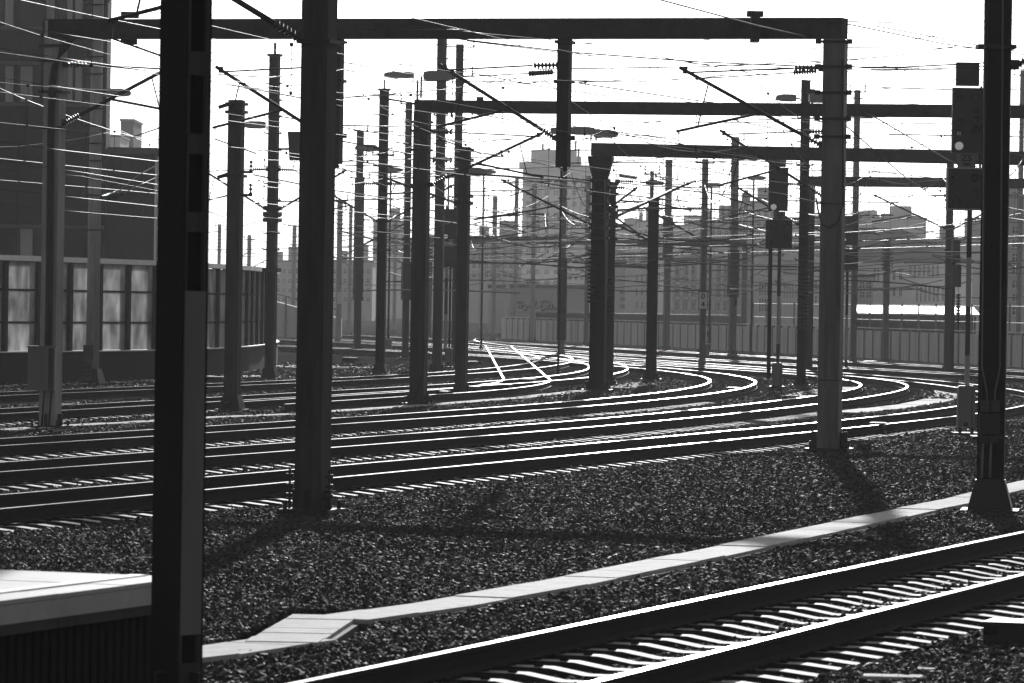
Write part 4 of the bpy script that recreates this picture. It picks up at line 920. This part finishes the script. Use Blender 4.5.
b.build('coping',M['concrete'],T)
# wire-mesh railing posts behind it
RQ=[q+Vector((.6,2.2)) for q in poly_resample([p.xy for p in FN[:5]],3.6)]; o=Vector((RQ[0].x,RQ[0].y,0)); T=thing('railing','thin pale railing of tall posts and two wires behind the concrete fence at the right','railing',o)
for q in RQ: b=MB(); b.tube([(q.x-o.x,q.y-o.y,0),(q.x-o.x,q.y-o.y,3.0)],.05,6); b.build('post',M['steel_pale'],T)
b=MB()
for z in(2.1,2.9): b.tube([(q.x-o.x,q.y-o.y,z) for q in RQ],.03,5)
b.build('rail_wire',M['steel_pale'],T)
# ================================================================ BUILDINGS
def building(name,label,x0,x1,ytop,Y,depth,mat_='wall_mid',wins=(),rot=0.,parapet=True,zbot=0.,cat='building',extra=None,roofm='roof_dark'):
    """x0,x1,ytop are photo pixels of the front at distance Y; wins=(cols,rows,px x0,y0,x1,y1,fillx,filly,material)"""
    pl=pt(x0,300,Y); pr=pt(x1,300,Y); zt=pt((x0+x1)/2,ytop,Y).z; o=Vector(((pl.x+pr.x)/2,Y+depth/2,0)); W_=pr.x-pl.x
    T=thing(name,label,cat,o,0); b=MB(); b.box((0,0,(zt+zbot)/2),(W_,depth,zt-zbot)); b.build('wall',M[mat_],T)
    if name in('apartment_building','high_rise') and depth>10:
        b=MB(); b.box((W_*.2,0,zt+1.3),(min(5,W_*.3),4,2.4)); b.box((-W_*.25,1,zt+.9),(min(3,W_*.2),3,1.6)); b.split('roof_house',M['wall_mid'],T)
    if parapet: b=MB(); b.box((0,0,zt+.15),(W_+.3,depth+.3,.3)); b.build('roof',M[roofm],T)
    s=Y/FPX
    for (nc,nr,a0,b0,a1,b1,fx,fy,mm) in wins:
        cw=(a1-a0)/nc; rh=(b1-b0)/nr
        me={}
        for i in range(nc):
            for j in range(nr):
                p=pt(a0+(i+.5)*cw,b0+(j+.5)*rh,Y); ww,hh=cw*s*fx,rh*s*fy
                if not me:
                    q=MB(); q.box((0,-.02,0),(ww,.06,hh),mi=0); q.box((0,-.06,0),(max(.05,ww*.05),.05,hh),mi=1); q.box((0,-.075,hh*.12),(ww,.05,max(.05,hh*.04)),mi=1); q.box((0,-.1,-hh/2-.06),(ww*1.1,.16,.1),mi=1)
                    me['m']=q.mesh('window',[M[mm],M['wall_light']])
                link('window',me['m'],T,(p.x-o.x,-depth/2,p.z))
    return T,o,zt
def ledge(T,o,x0,x1,y,Y,h,out,mm,nm='balcony'):
    a=pt(x0,y,Y);c_=pt(x1,y,Y); b=MB(); b.box(((a.x+c_.x)/2-o.x,Y-out/2-o.y,(a.z+c_.z)/2),(c_.x-a.x,out,h)); b.build(nm,M[mm],T)
# dark office at the left
YO=205.
T,o,zt=building('office_building','big dark office block filling the upper left corner, with rows of curtained windows',-100,103.5,-8,YO,2,'wall_dark')
s=YO/FPX
k=0
for row,(ya,yb) in enumerate(((-18,-16),(-12,26),(66,102),(228,258))):
    if row==0: continue
    for i,(xa,xb,mm) in enumerate(((-40,-20,'curtain'),(-14,4,'glass'),(5,14,'curtain'),(16,20,'glass'),(20,33,'curtain'),(35,42,'glass'),(46,55,'curtain'),(57,66,'glass'),(67,73,'curtain'),(75,83,'curtain'),(85,91,'glass'),(92,99,'curtain'))):
        if row==3 and (i<3 or i>7): continue
        if row==1 and i in(4,): mm='glass'
        a=pt(xa,ya,YO);c_=pt(xb,yb,YO); b=MB(); b.box(((a.x+c_.x)/2-o.x,-1,(a.z+c_.z)/2),(c_.x-a.x-.06,.12,a.z-c_.z)); b.build('window',M[mm],T)
for yy in(28,63,104,226): ledge(T,o,-110,104,yy,YO,.16,.25,'roof_dark','ledge')
for xx in(17,44,56,84,100):
    a=pt(xx,100,YO); b=MB(); b.box((a.x-o.x,-1.1,8),(.14,.22,16)); b.build('mullion',M['wall_dark'],T)
T,o,zt=building('annexe','lower windowless dark hall with panel seams, right of the dark office block',104,153,154,YO+1.,2,'wall_dark')
for yy in(190,225,246): ledge(T,o,105,153,yy,YO+1.,.05,.05,'plinth','seam')
for xx in(118,131,143): a=pt(xx,200,YO+1.); b=MB(); b.box((a.x-o.x,-1.03,4.5),(.05,.06,8.8)); b.build('seam',M['plinth'],T)
for i in range(0):      # small brackets down the annexe's right edge
    a=pt(151,175+i*13,YO+1.); b=MB(); b.add([(a.x-o.x,-4,a.z),(a.x-o.x+.4,-4,a.z-.3),(a.x-o.x,-4,a.z-.6),(a.x-o.x,-3.8,a.z),(a.x-o.x+.4,-3.8,a.z-.3),(a.x-o.x,-3.8,a.z-.6)],[(0,1,2),(5,4,3),(0,3,4,1),(1,4,5,2),(2,5,3,0)]); b.build('bracket',M['wall_dark'],T)
building('tower','small dark tower block showing above the annexe roof',118,131,121,620,14,'wall_dark')
building('tower','pale low block beside the small dark tower above the annexe roof',106,117.5,137,600,14,'wall_light')
# high-rise
YH=1000.
T,o,zt=building('high_rise','pale high-rise tower block behind the wires, with flared roof edge at its left',521,590,166,YH,22,'wall_light',[(7,11,524,176,588,300,.5,.42,'glass')])
ledge(T,o,519,562,166,YH,1.6,2.2,'wall_light','roof_edge')
a=pt(531,163,YH);c_=pt(577,150,YH); b=MB(); b.box(((a.x+c_.x)/2-o.x,-6,(zt+c_.z)/2),(c_.x-a.x,9,c_.z-zt)); b.build('roof_house',M['wall_mid'],T)
for xx,yy in((543,143),(576,140),(579,148)): a=pt(xx,yy,YH); b=MB(); b.tube([(a.x-o.x,-6,zt),(a.x-o.x,-6,a.z)],.3,6); b.build('antenna',M['steel'],T)
for i in range(11): ledge(T,o,521.5,562,178+i*11,YH,.5,.9,'wall_light','balcony')
# warehouse with graffiti
YW=400.
T,o,zt=building('warehouse','low grey warehouse with pale graffiti letters, behind the left end of the concrete fence',510.5,585,288,YW,18,'wall_mid')
ledge(T,o,505,510.4,289,YW,.2,.4,'wall_light','ledge')
a=pt(507.7,300,YW); b=MB(); b.box((a.x-o.x,-8.9,2.1),(.47,.5,4.2)); b.build('corner_pillar',M['wall_light'],T)
for x,(ch,sz,dy) in zip((516,521.5,526,530.5,536.5,542,549,554.5),(('G',1.1,0),('r',.9,0),('r',.9,-.1),('I',.9,.05),('U',1.0,0),('S',1.25,0),('h',1.0,0),('.',.9,0))):
    p=pt(x,305,YW)
    me=text_mesh(ch,sz,.01,.07,.15,M['graffiti_dark'],1.15); q=link('graffiti',me,T,(p.x-o.x+.08,-9.03,p.z+dy-.1)); q.rotation_euler=(R(90),0,0)
    me=text_mesh(ch,sz,.015,.015,.15,M['graffiti'],1.15); q=link('graffiti',me,T,(p.x-o.x,-9.07,p.z+dy)); q.rotation_euler=(R(90),0,0)
for (x0_,x1_,y_) in((508,522,310),(535,541,310),(562,584,312.5)): ledge(T,o,x0_,x1_,y_,YW,.14,.15,'wall_light','ledge')
YX=395.; T,o,zt=building('low_wall','dark low retaining wall running behind the concrete fence',536,745,314.5,YX,3,'wall_dark',parapet=False,cat='wall')
ledge(T,o,536,745,314.2,YX,.10,3.3,'steel_pale','coping')
building('shed','pale shed at the left end of the graffiti warehouse',489,505,288,YW+8,12,'wall_light')
# flats
YF=520.
T,o,zt=building('apartment_building','flats with pale slit-windowed end wall, right of the flared gantry leg',626,657,267,YF,20,'wall_light',[(4,3,634,272,655,312,.28,.5,'glass')])
T,o,zt=building('apartment_building','dark-cored low block with three louvres, just right of the mast with tension weights',611,625.5,263,YF+6,20,'wall_mid')
for y_ in(292,299,306): ledge(T,o,620,627,y_,YF+6,.35,.5,'roof_dark','louvre')
T,o,zt=building('apartment_building','balconied flats behind the mast with the 0 4 plate',672,740,262,YF-8,18,'wall_mid',[(12,4,674,264,738,314,.46,.72,'glass')])
for y_ in(284,298.5,311.5): ledge(T,o,672,739,y_,YF-8,.28,1.2,'wall_light','balcony')
for i in range(9): a=pt(673+i*8.1,290,YF-8); b=MB(); b.box((a.x-o.x,-9.6,(zt)/2),(.3,1.2,zt)); b.build('party_wall',M['wall_light'],T)
for args in((596,742,226,900,'wall_mid',30,'long grey block on the skyline right of the high-rise'),(637,654,222,700,'wall_light',16,'small pale block on the skyline left of the three-armed mast'),(739,778,203,640,'wall_light',22,'pale stepped block on the skyline left of the pair of signals'),(778,852,226,760,'wall_mid',24,'grey block behind the tall dark mast on the skyline'),(700,739,222,620,'wall_mid',20,'grey block behind the 0 4 mast on the skyline')):
    x0_,x1_,yt_,Y_,mm_,dp_,lab_=args; building('apartment_building',lab_,x0_,x1_,yt_,Y_,dp_,mm_,[(max(3,int((x1_-x0_)/7)),6,x0_+2,yt_+6,x1_-2,yt_+66,.45,.45,'glass')])
T,o,zt=building('apartment_building','dark narrow facade with stacked windows left of the pair of signal posts',736,757,262,YF-20,16,'wall_mid',[(2,3,742,268,755,312,.4,.7,'glass')])
T,o,zt=building('apartment_building','grey facade with two big four-pane windows directly left of the pair of signal posts',757.3,782,256,YF-30,16,'wall_mid',[(2,2,758.5,281,769,313,.8,.8,'glass')])
T,o,zt=building('apartment_building','pale facade with rows of narrow windows between the signal pair and the pale gantry leg',782.3,846,250,YF-25,18,'wall_light',[(6,2,783,260,797,276,.55,.8,'glass'),(5,1,783,283,797,299,.4,.9,'glass'),(9,2,805,278,845,308,.4,.62,'glass')])
# right side
YR=430.
T,o,zt=building('office_building','long pale building with slit windows above the bright metal roof at the right',858,972,262,YR,24,'wall_light',[(6,1,915,286,940,302,.42,.95,'glass'),(7,1,908,265,940,277,.42,.9,'glass'),(2,1,873,268,880,283,.45,.9,'glass'),(4,1,941,286,956,302,.4,.95,'glass'),(3,2,884,268,904,300,.35,.5,'glass')])
# its big pitched roof
a=pt(856,262,YR)-o; c_=pt(974,262,YR)-o; zr=pt(900,226,YR).z; b=MB(); b.add([(a.x,-12.4,zt),(c_.x,-12.4,zt),(c_.x,12,zt),(a.x,12,zt),(a.x+1.2,0,zr),(c_.x-6,0,zr)],[(0,1,5,4),(1,2,5),(2,3,4,5),(3,0,4),(0,3,2,1)]); b.build('gable_roof',M['roof_dark'],T)
T,o,zt=building('apartment_building','dark facade seen between the pale gantry leg and the short fence mast',857,873,277,YR-12,8,'wall_mid',[(2,2,859,280,872,300,.6,.6,'glass')])
T,o,zt=building('apartment_building','stepped rooftop block on the skyline above the long pale building',857,925,219,780,22,'wall_mid')
for x0_,x1_,y_ in((861,872,212),(874,881,215),(884,903,214),(906,913,211),(915,922,216)): a=pt(x0_,y_,780);c_=pt(x1_,y_,780); b=MB(); b.box(((a.x+c_.x)/2-o.x,-6,(zt+a.z)/2),(c_.x-a.x,5,a.z-zt+.3)); b.build('roof_house',M['wall_mid'],T)
T,o,zt=building('apartment_building','grey block at the right edge of the photo, beyond the near black mast',1005,1075,198,YR-30,20,'wall_mid',[(5,8,1009,210,1072,318,.45,.5,'glass')])
T,o,zt=building('apartment_building','grey hall roofs between the near black mast and the tall main signal',940,1003,240,YR+40,20,'wall_mid')
# long low canopy with bright metal roof
YC=300.; a=pt(858,314,YC);c_=pt(980,313,YC); o=Vector(((a.x+c_.x)/2,YC,0)); T=thing('canopy','long low canopy with sun-bright metal roof behind the fence at the right','canopy',o)
zb=pt(910,313.5,YC).z; L_=(c_.x-a.x); sl_=math.tan(R(6.8)); dpt=4.6
b=MB(); hx=L_/2; b.add([(-hx,0,zb),(hx,0,zb),(hx,dpt,zb+dpt*sl_),(-hx,dpt,zb+dpt*sl_),(-hx,0,zb-.12),(hx,0,zb-.12),(hx,dpt,zb+dpt*sl_-.12),(-hx,dpt,zb+dpt*sl_-.12)],[(0,1,2,3),(7,6,5,4),(0,4,5,1),(1,5,6,2),(2,6,7,3),(3,7,4,0)]); b.build('roof',M['metal_roof'],T)
for i in range(7): b=MB(); b.box((-hx+.3+i*(L_-.6)/6,.3,(zb-.13)/2),(.12,.12,zb-.13)); b.build('post',M['steel'],T)
b=MB(); b.box((0,dpt-.2,(zb)/2),(L_,.2,zb-.1)); b.build('back_wall',M['wall_dark'],T)
# low buildings and ramp in the left gap
for (x0_,x1_,yt_,Y_,mm_,lab_) in((268,300,262,700,'wall_mid','hazy grey block in the gap left of the big front mast'),(330,372,262,640,'wall_mid','hazy grey block right of the big front mast'),(372,402,222,760,'wall_light','taller hazy block behind the slim dark mast'),(402,470,240,690,'wall_mid','hazy low block behind the second gantry leg'),(470,521,238,620,'wall_mid','hazy low block left of the high-rise'),(560,628,250,800,'wall_light','hazy block behind the flared gantry leg'),(205,262,282,760,'wall_mid','hazy low block behind the end of the noise barrier')):
    building('apartment_building',lab_,x0_,x1_,yt_,Y_,16,mm_,[(max(4,int((x1_-x0_)/6)),4,x0_+1,yt_+5,x1_-1,yt_+42,.5,.45,'glass')])
YP=330.; a=pt(272,300,YP); c_=pt(300,300,YP); o=Vector((a.x,YP,0)); T=thing('ramp','pale sloping ramp wall with posts in the gap left of the big front mast','ramp',o)
z=lambda y:pt(286,y,YP).z
b=MB(); x1_=c_.x-o.x+3; b.add([(-2,0,0),(x1_,0,0),(x1_,0,z(318)),(-2,0,z(294)),(-2,3,0),(x1_,3,0),(x1_,3,z(318)),(-2,3,z(294))],[(0,1,2,3),(7,6,5,4),(3,2,6,7),(0,3,7,4),(1,5,6,2)]); b.build('wall',M['wall_light'],T)
for i in range(8): f=i/7; xx=-2+f*(x1_+2); zz_=z(294)*(1-f)+z(318)*f; b=MB(); b.box((xx,-.1,zz_/2+.3),(.12,.12,zz_+.6)); b.build('post',M['steel_pale'],T)
b=MB(); b.bar((-2,-.1,z(294)+.6),(x1_,-.1,z(318)+.6),.1,.1); b.build('handrail',M['steel_pale'],T)
# ================================================================ OVERHEAD WIRES
WN={'A':'nearest of the three long parallel tracks','B':'middle of the three long parallel tracks','C':'farthest of the three long parallel tracks','D':'track beyond the row of gantry legs','E':'track beside the noise barrier','G':'far track second from the concrete fence','N':'farthest track by the concrete fence'}
def catenary(k,Ys,zc=5.5,zm=7.1,r=.009,off=0.,zs=6.15):
    t=TR[k]; P0=t.at(Ys[0]); o=Vector((P0.x,P0.y,0)); T=thing('overhead_line','overhead contact line hanging over the '+WN[k],'overhead line',o,0,'contact lines over the tracks')
    cw=MB(); mw=MB(); cp=[];mp=[];dr=[]
    for si,(a,c_) in enumerate(zip(Ys,Ys[1:])):
        sa=.2*(1 if si%2 else -1)+off; sb=-.2*(1 if si%2 else -1)+off; n=12
        pa=t.at(a,sa); pb=t.at(c_,sb)
        for i in range(n+(1 if c_==Ys[-1] else 0)):
            f=i/n; p=pa.lerp(pb,f); sg=4*(f)*(1-f)
            cp.append(p-o+Vector((0,0,zc))); mp.append(p-o+Vector((0,0,zm-(zm-zs)*sg)))
            if i%2==1: dr.append((cp[-1],mp[-1]))
    rr=lambda L_:[max(.0055,(q+o).y*.000085) for q in L_]; cw.tube(cp,r,5,radii=rr(cp)); mw.tube(mp,r,5,radii=rr(mp)); cw.build('contact_wire',M['wire'],T); mw.build('messenger_wire',M['wire'],T)
    for a,c_ in dr: b=MB(); b.tube([a,c_],.006,4); b.box(a,(.04,.06,.05)); b.box(c_,(.05,.06,.05)); b.build('dropper',M['wire_dark'],T)
catenary('A',[46,86,110,131,152,185,225]); catenary('B',[50,57,90,113,139,168,195,240]); catenary('C',[55,91,115,139,165,200,250,295])
catenary('D',[72,93,129,152,180,215,260,298]); catenary('E',[92,120,152,185,220,260,298]); catenary('G',[150,175,205,240,275,318]); catenary('N',[160,195,235,275,320])
def wire(label,pts,r=.011,sag=.0,m_='wire',group=None,clamps=0,name='overhead_wire',ends=None):
    P=[pt(*p) for p in pts]; 
    if len(P)==2: P=sag_pts(P[0],P[1],sag)
    o=P[0].copy(); r*=((.5 if P[0].y<95 else .9) if m_=='wire' else 1.0); b=MB(); b.tube([p-o for p in P],r,5)
    for i in range(clamps):
        f=(i+.5)/clamps*(len(P)-1); k=int(f); q=P[k].lerp(P[min(k+1,len(P)-1)],f-k)-o; b.box(q,(.07,.07,.09))
    w_=b.build(name,M[m_],None,o); tag(w_,label,'wire',group)
    if ends:
        for (f0,f1) in ends:
            n=len(P)-1; g=lambda f:P[int(f*n)].lerp(P[min(int(f*n)+1,n)],f*n-int(f*n))-o
            q=MB(); ribs(q,g(f0),g(f1),.055,9); q.build('insulator',M['insul'],w_)
    return w_
GW='wires strung across the upper part of the picture'
wires=[
 ('dark wire from the top edge down to the square corner of the nearest gantry',[(600,-30,60),(661,0,66),(755,25,77),(821,40,85)],.014,'wire_dark'),
 ('bright wire crossing the nearest gantry beam to the cantilever tip beside the pale leg',[(330,-6,58),(400,15,62),(494,37,70),(600,58,79),(691,74,86)],.010,'wire'),
 ('dark double feeder passing under the nearest gantry beam towards the right edge',[(330,22,88),(467,40,88),(568,52,87),(700,62,86),(822,67,85.5),(905,67,84),(1040,60,82)],.014,'wire_dark'),
 ('second strand of the dark feeder, just below the first, towards the right edge',[(467,41,88.6),(568,53.5,87.6),(700,64,86.6),(822,69.5,86),(905,70,84.5),(1040,64,82)],.009,'wire_dark'),
 ('wire from the blurred post to the cantilever under the hanging post',[(200,58,63),(303,76,75),(400,60,88),(455,74,90)],.009,'wire'),
 ('uppermost thin wire over the dark office block',[(-10,-12,62),(21,0,64),(80,13,67),(155,28,72),(300,55,84)],.010,'wire'),
 ('thin wire over the upper window row of the dark office block',[(-10,22,64),(75,36,68),(156,49,73),(303,82,86)],.010,'wire'),
 ('thin wire crossing the curved pipe just above the insulator string',[(-10,47,66),(75,60,72),(158,72,78),(303,98,90)],.009,'wire'),
 ('thin wire crossing the middle window row of the dark office block',[(-10,76,70),(60,87,74),(156,102,80),(303,126,92)],.010,'wire'),
 ('bright thick wire crossing the annexe just below its roof line',[(-10,140,84),(60,150,88),(154,161,95),(225,168,107)],.016,'wire'),
 ('second bright wire crossing the annexe, below the thickest one',[(-10,160,86),(80,172,92),(154,184,98),(232,196,107)],.011,'wire'),
 ('long bright wire at the middle height of the annexe',[(-10,188,92),(80,198,98),(154,206,104),(310,222,120)],.014,'wire'),
 ('thin low wire crossing the lower part of the annexe',[(-10,202,94),(80,212,100),(154,218,106),(310,236,124)],.009,'wire'),
 ('thin wire crossing the annexe with small clamps on it',[(-10,168,90),(80,176,96),(154,190,100),(232,206,110)],.008,'wire'),
 ('thin wire from the blurred post past the tall capped mast',[(205,79,72),(303,98,82),(456,130,100)],.009,'wire'),
 ('bright wire crossing the second gantry leg below its beam',[(300,74,84),(400,94,95),(560,122,112)],.010,'wire'),
 ('wire running to the second gantry leg from the tall capped mast',[(205,141,90),(300,158,100),(410,178,114)],.009,'wire'),
 ('wire crossing the white sky gap above the connecting track',[(300,120,98),(420,148,115),(588,190,138)],.009,'wire'),
 ('thin wire from the third gantry beam down to the short black mast',[(345,28,92),(600,125,120),(820,150,150)],.007,'wire'),
 ('thin wire descending above the third gantry beam',[(480,90,100),(600,120,112),(760,140,130),(1040,170,165)],.007,'wire'),
 ('thick dark cable sagging to the top of the short black mast',[(617,216,150),(630,209,152),(652,200,158),(672,190,180),(695,181,192)],.05,'wire_dark'),
 ('thick pale tube running level from the short black mast to the pair of signals',[(617,210,150),(650,208,152),(700,209,155),(770,211,160)],.035,'steel_pale'),
 ('dark rising wire over the right end of the third gantry',[(847,104,87),(880,120,100),(948,160,130),(1040,205,150)],.016,'wire_dark'),
 ('second dark rising wire, just below the one over the third gantry end',[(845,125,88),(905,177,120),(940,200,150)],.014,'wire_dark'),
 ('level wire across the sky gap between the pale gantry leg and the tall main signal',[(845,180,110),(900,184,120),(950,179,125)],.012,'wire'),
 ('curving pale wire rising to the right behind the tall main signal',[(845,252,150),(905,236,160),(950,229,170),(1040,212,180)],.016,'wire'),
 ('second curving pale wire below the first, behind the tall main signal',[(845,268,160),(905,262,170),(960,254,178),(1040,250,190)],.016,'wire'),
 ('long pale wire across the facade of the long pale building',[(800,272,180),(880,268,190),(960,262,195),(1040,268,200)],.018,'wire'),
 ('long pale wire just above the bright metal roof',[(560,262,190),(690,258,210),(790,254,200),(850,256,190)],.016,'wire'),
 ('level pale wire in front of the balconied flats',[(617,243,160),(700,244,165),(770,245,170),(850,248,175)],.02,'steel_pale'),
 ('second level pale wire in front of the balconied flats',[(600,265,180),(700,264,190),(770,266,200),(850,262,205)],.016,'wire'),
 ('thick level tube across the high-rise',[(470,174,120),(520,177,126),(588,182,138)],.03,'wire_dark'),
 ('thinner level wire across the high-rise, under the thick tube',[(462,192,126),(520,190,130),(588,187,138)],.016,'wire_dark'),
 ('pale wire in front of the lower part of the high-rise',[(462,222,150),(530,222,155),(590,226,160)],.014,'wire'),
 ('dark wire in front of the far gantry beam',[(440,236,160),(530,240,165),(590,232,170)],.014,'wire_dark'),
 ('pale wire from the third gantry leg over the connecting track',[(470,216,150),(530,206,160),(588,196,140)],.010,'wire'),
 ('wire falling from the second gantry beam towards the third gantry leg',[(428,112,116),(500,150,124),(588,178,139)],.008,'wire'),
 ('low pale wire between the slim masts left of the second gantry leg',[(340,212,120),(380,218,130),(430,222,150)],.012,'wire'),
 ('second low pale wire between the slim masts left of the second gantry leg',[(340,228,130),(380,232,140),(440,238,160)],.012,'wire'),
 ('upper pale wire between the big front mast and the second gantry leg',[(335,165,100),(375,182,112),(415,196,115)],.010,'wire'),
 ('wire from the hanging post left of the second gantry down to the short square mast',[(345,128,92),(400,136,108),(460,152,128)],.010,'wire'),
 ('thin wire across the sky from the nearest gantry to the right edge',[(845,104,90),(920,130,100),(1040,160,120)],.008,'wire'),
 ('thin wire across the sky above the second gantry beam at the right',[(460,78,90),(700,118,120),(1040,172,170)],.006,'wire'),
 ('thin wire over the tall main signal, second from the top at the right',[(560,58,86),(760,100,110),(1040,140,150)],.006,'wire'),
]
for lab,P_,r_,mm_ in wires: wire(lab,P_,r_,0,mm_,GW)
wire('horizontal wire with a dark ribbed insulator string at the left of the hanging post',[(458,77,88),(556,72,89.5)],.012,.0,'wire_dark',GW,ends=[(.72,.97)])
wire('wire with an insulator string fixed to the pale gantry leg near its top',[(695,79,85),(818,71,85.5)],.012,.0,'wire_dark',GW,ends=[(.8,.99)])
wire('anchor wire with a white glinting insulator string in front of the dark office block',[(60,61,90),(84,62,90),(104,66,90),(160,72,91),(300,98,100)],.012,0,'wire_dark',GW,ends=[(.26,.48)])
wire('slanting anchor wire with two glinting insulators in front of the annexe',[(100,198,98),(118,192,99),(137,176,100),(155,166,101)],.012,0,'wire_dark',GW,ends=[(.02,.3)])
wire('lower slanting anchor wire with an insulator in front of the annexe',[(108,199,98.5),(124,193,99),(140,185,100),(155,178,101)],.012,0,'wire_dark',GW,ends=[(.02,.3)])
wire('wire with a dark insulator between two masts right of the flared gantry leg',[(606,173,139),(640,178,145),(668,177,200)],.014,0,'wire_dark',GW,ends=[(.2,.45)])
random.seed(21)
for i in range(70):
    x=random.uniform(205,900); y=random.uniform(20,215)-(x>700)*30; L_=random.uniform(90,330); Y=60+y*.45+random.uniform(-8,25); s_=random.choice([.17,.14,.1,.06,0,-.03,-.12])
    wire('thin wire against the pale sky among many others',[(x,y,Y),(x+L_*.5,y+s_*L_*.5+random.uniform(0,5),Y+L_*.06),(x+L_,y+s_*L_,Y+L_*.12)],Y*random.uniform(.00008,.00016),0,'wire_dark','thin wires against the sky')
# far cross-wires between the distant masts
random.seed(5)
for i in range(130):
    x=random.uniform(340,960); L_=random.uniform(50,170); y=random.uniform(215,292); Y=random.uniform(170,300)
    yy=y+random.uniform(-9,9); sg=random.uniform(-.2,.5)
    wire('thin pale wire among the tangle in front of the distant buildings',[(x,y,Y),(x+L_,yy,Y+random.uniform(-15,15))],random.uniform(.014,.034),sg,random.choice(['wire','wire','wire_dark','steel_pale','pole_white']),'tangle of distant wires')
# ================================================================ HAZE
b=MB(); b.box((0,1400,43.5),(1500,2900,95)); hz=b.mesh('haze',[])
mh=bpy.data.materials.new('haze'); mh.use_nodes=True; n=mh.node_tree; n.nodes.remove(n.nodes['Principled BSDF']); pv=n.nodes.new('ShaderNodeVolumePrincipled')
pv.inputs['Color'].default_value=(.9,.9,.9,1); pv.inputs['Density'].default_value=HAZE; pv.inputs['Anisotropy'].default_value=.3
n.links.new(pv.outputs[0],n.nodes['Material Output'].inputs['Volume']); hz.materials.append(mh)
tag(link('haze',hz),kind='stuff')
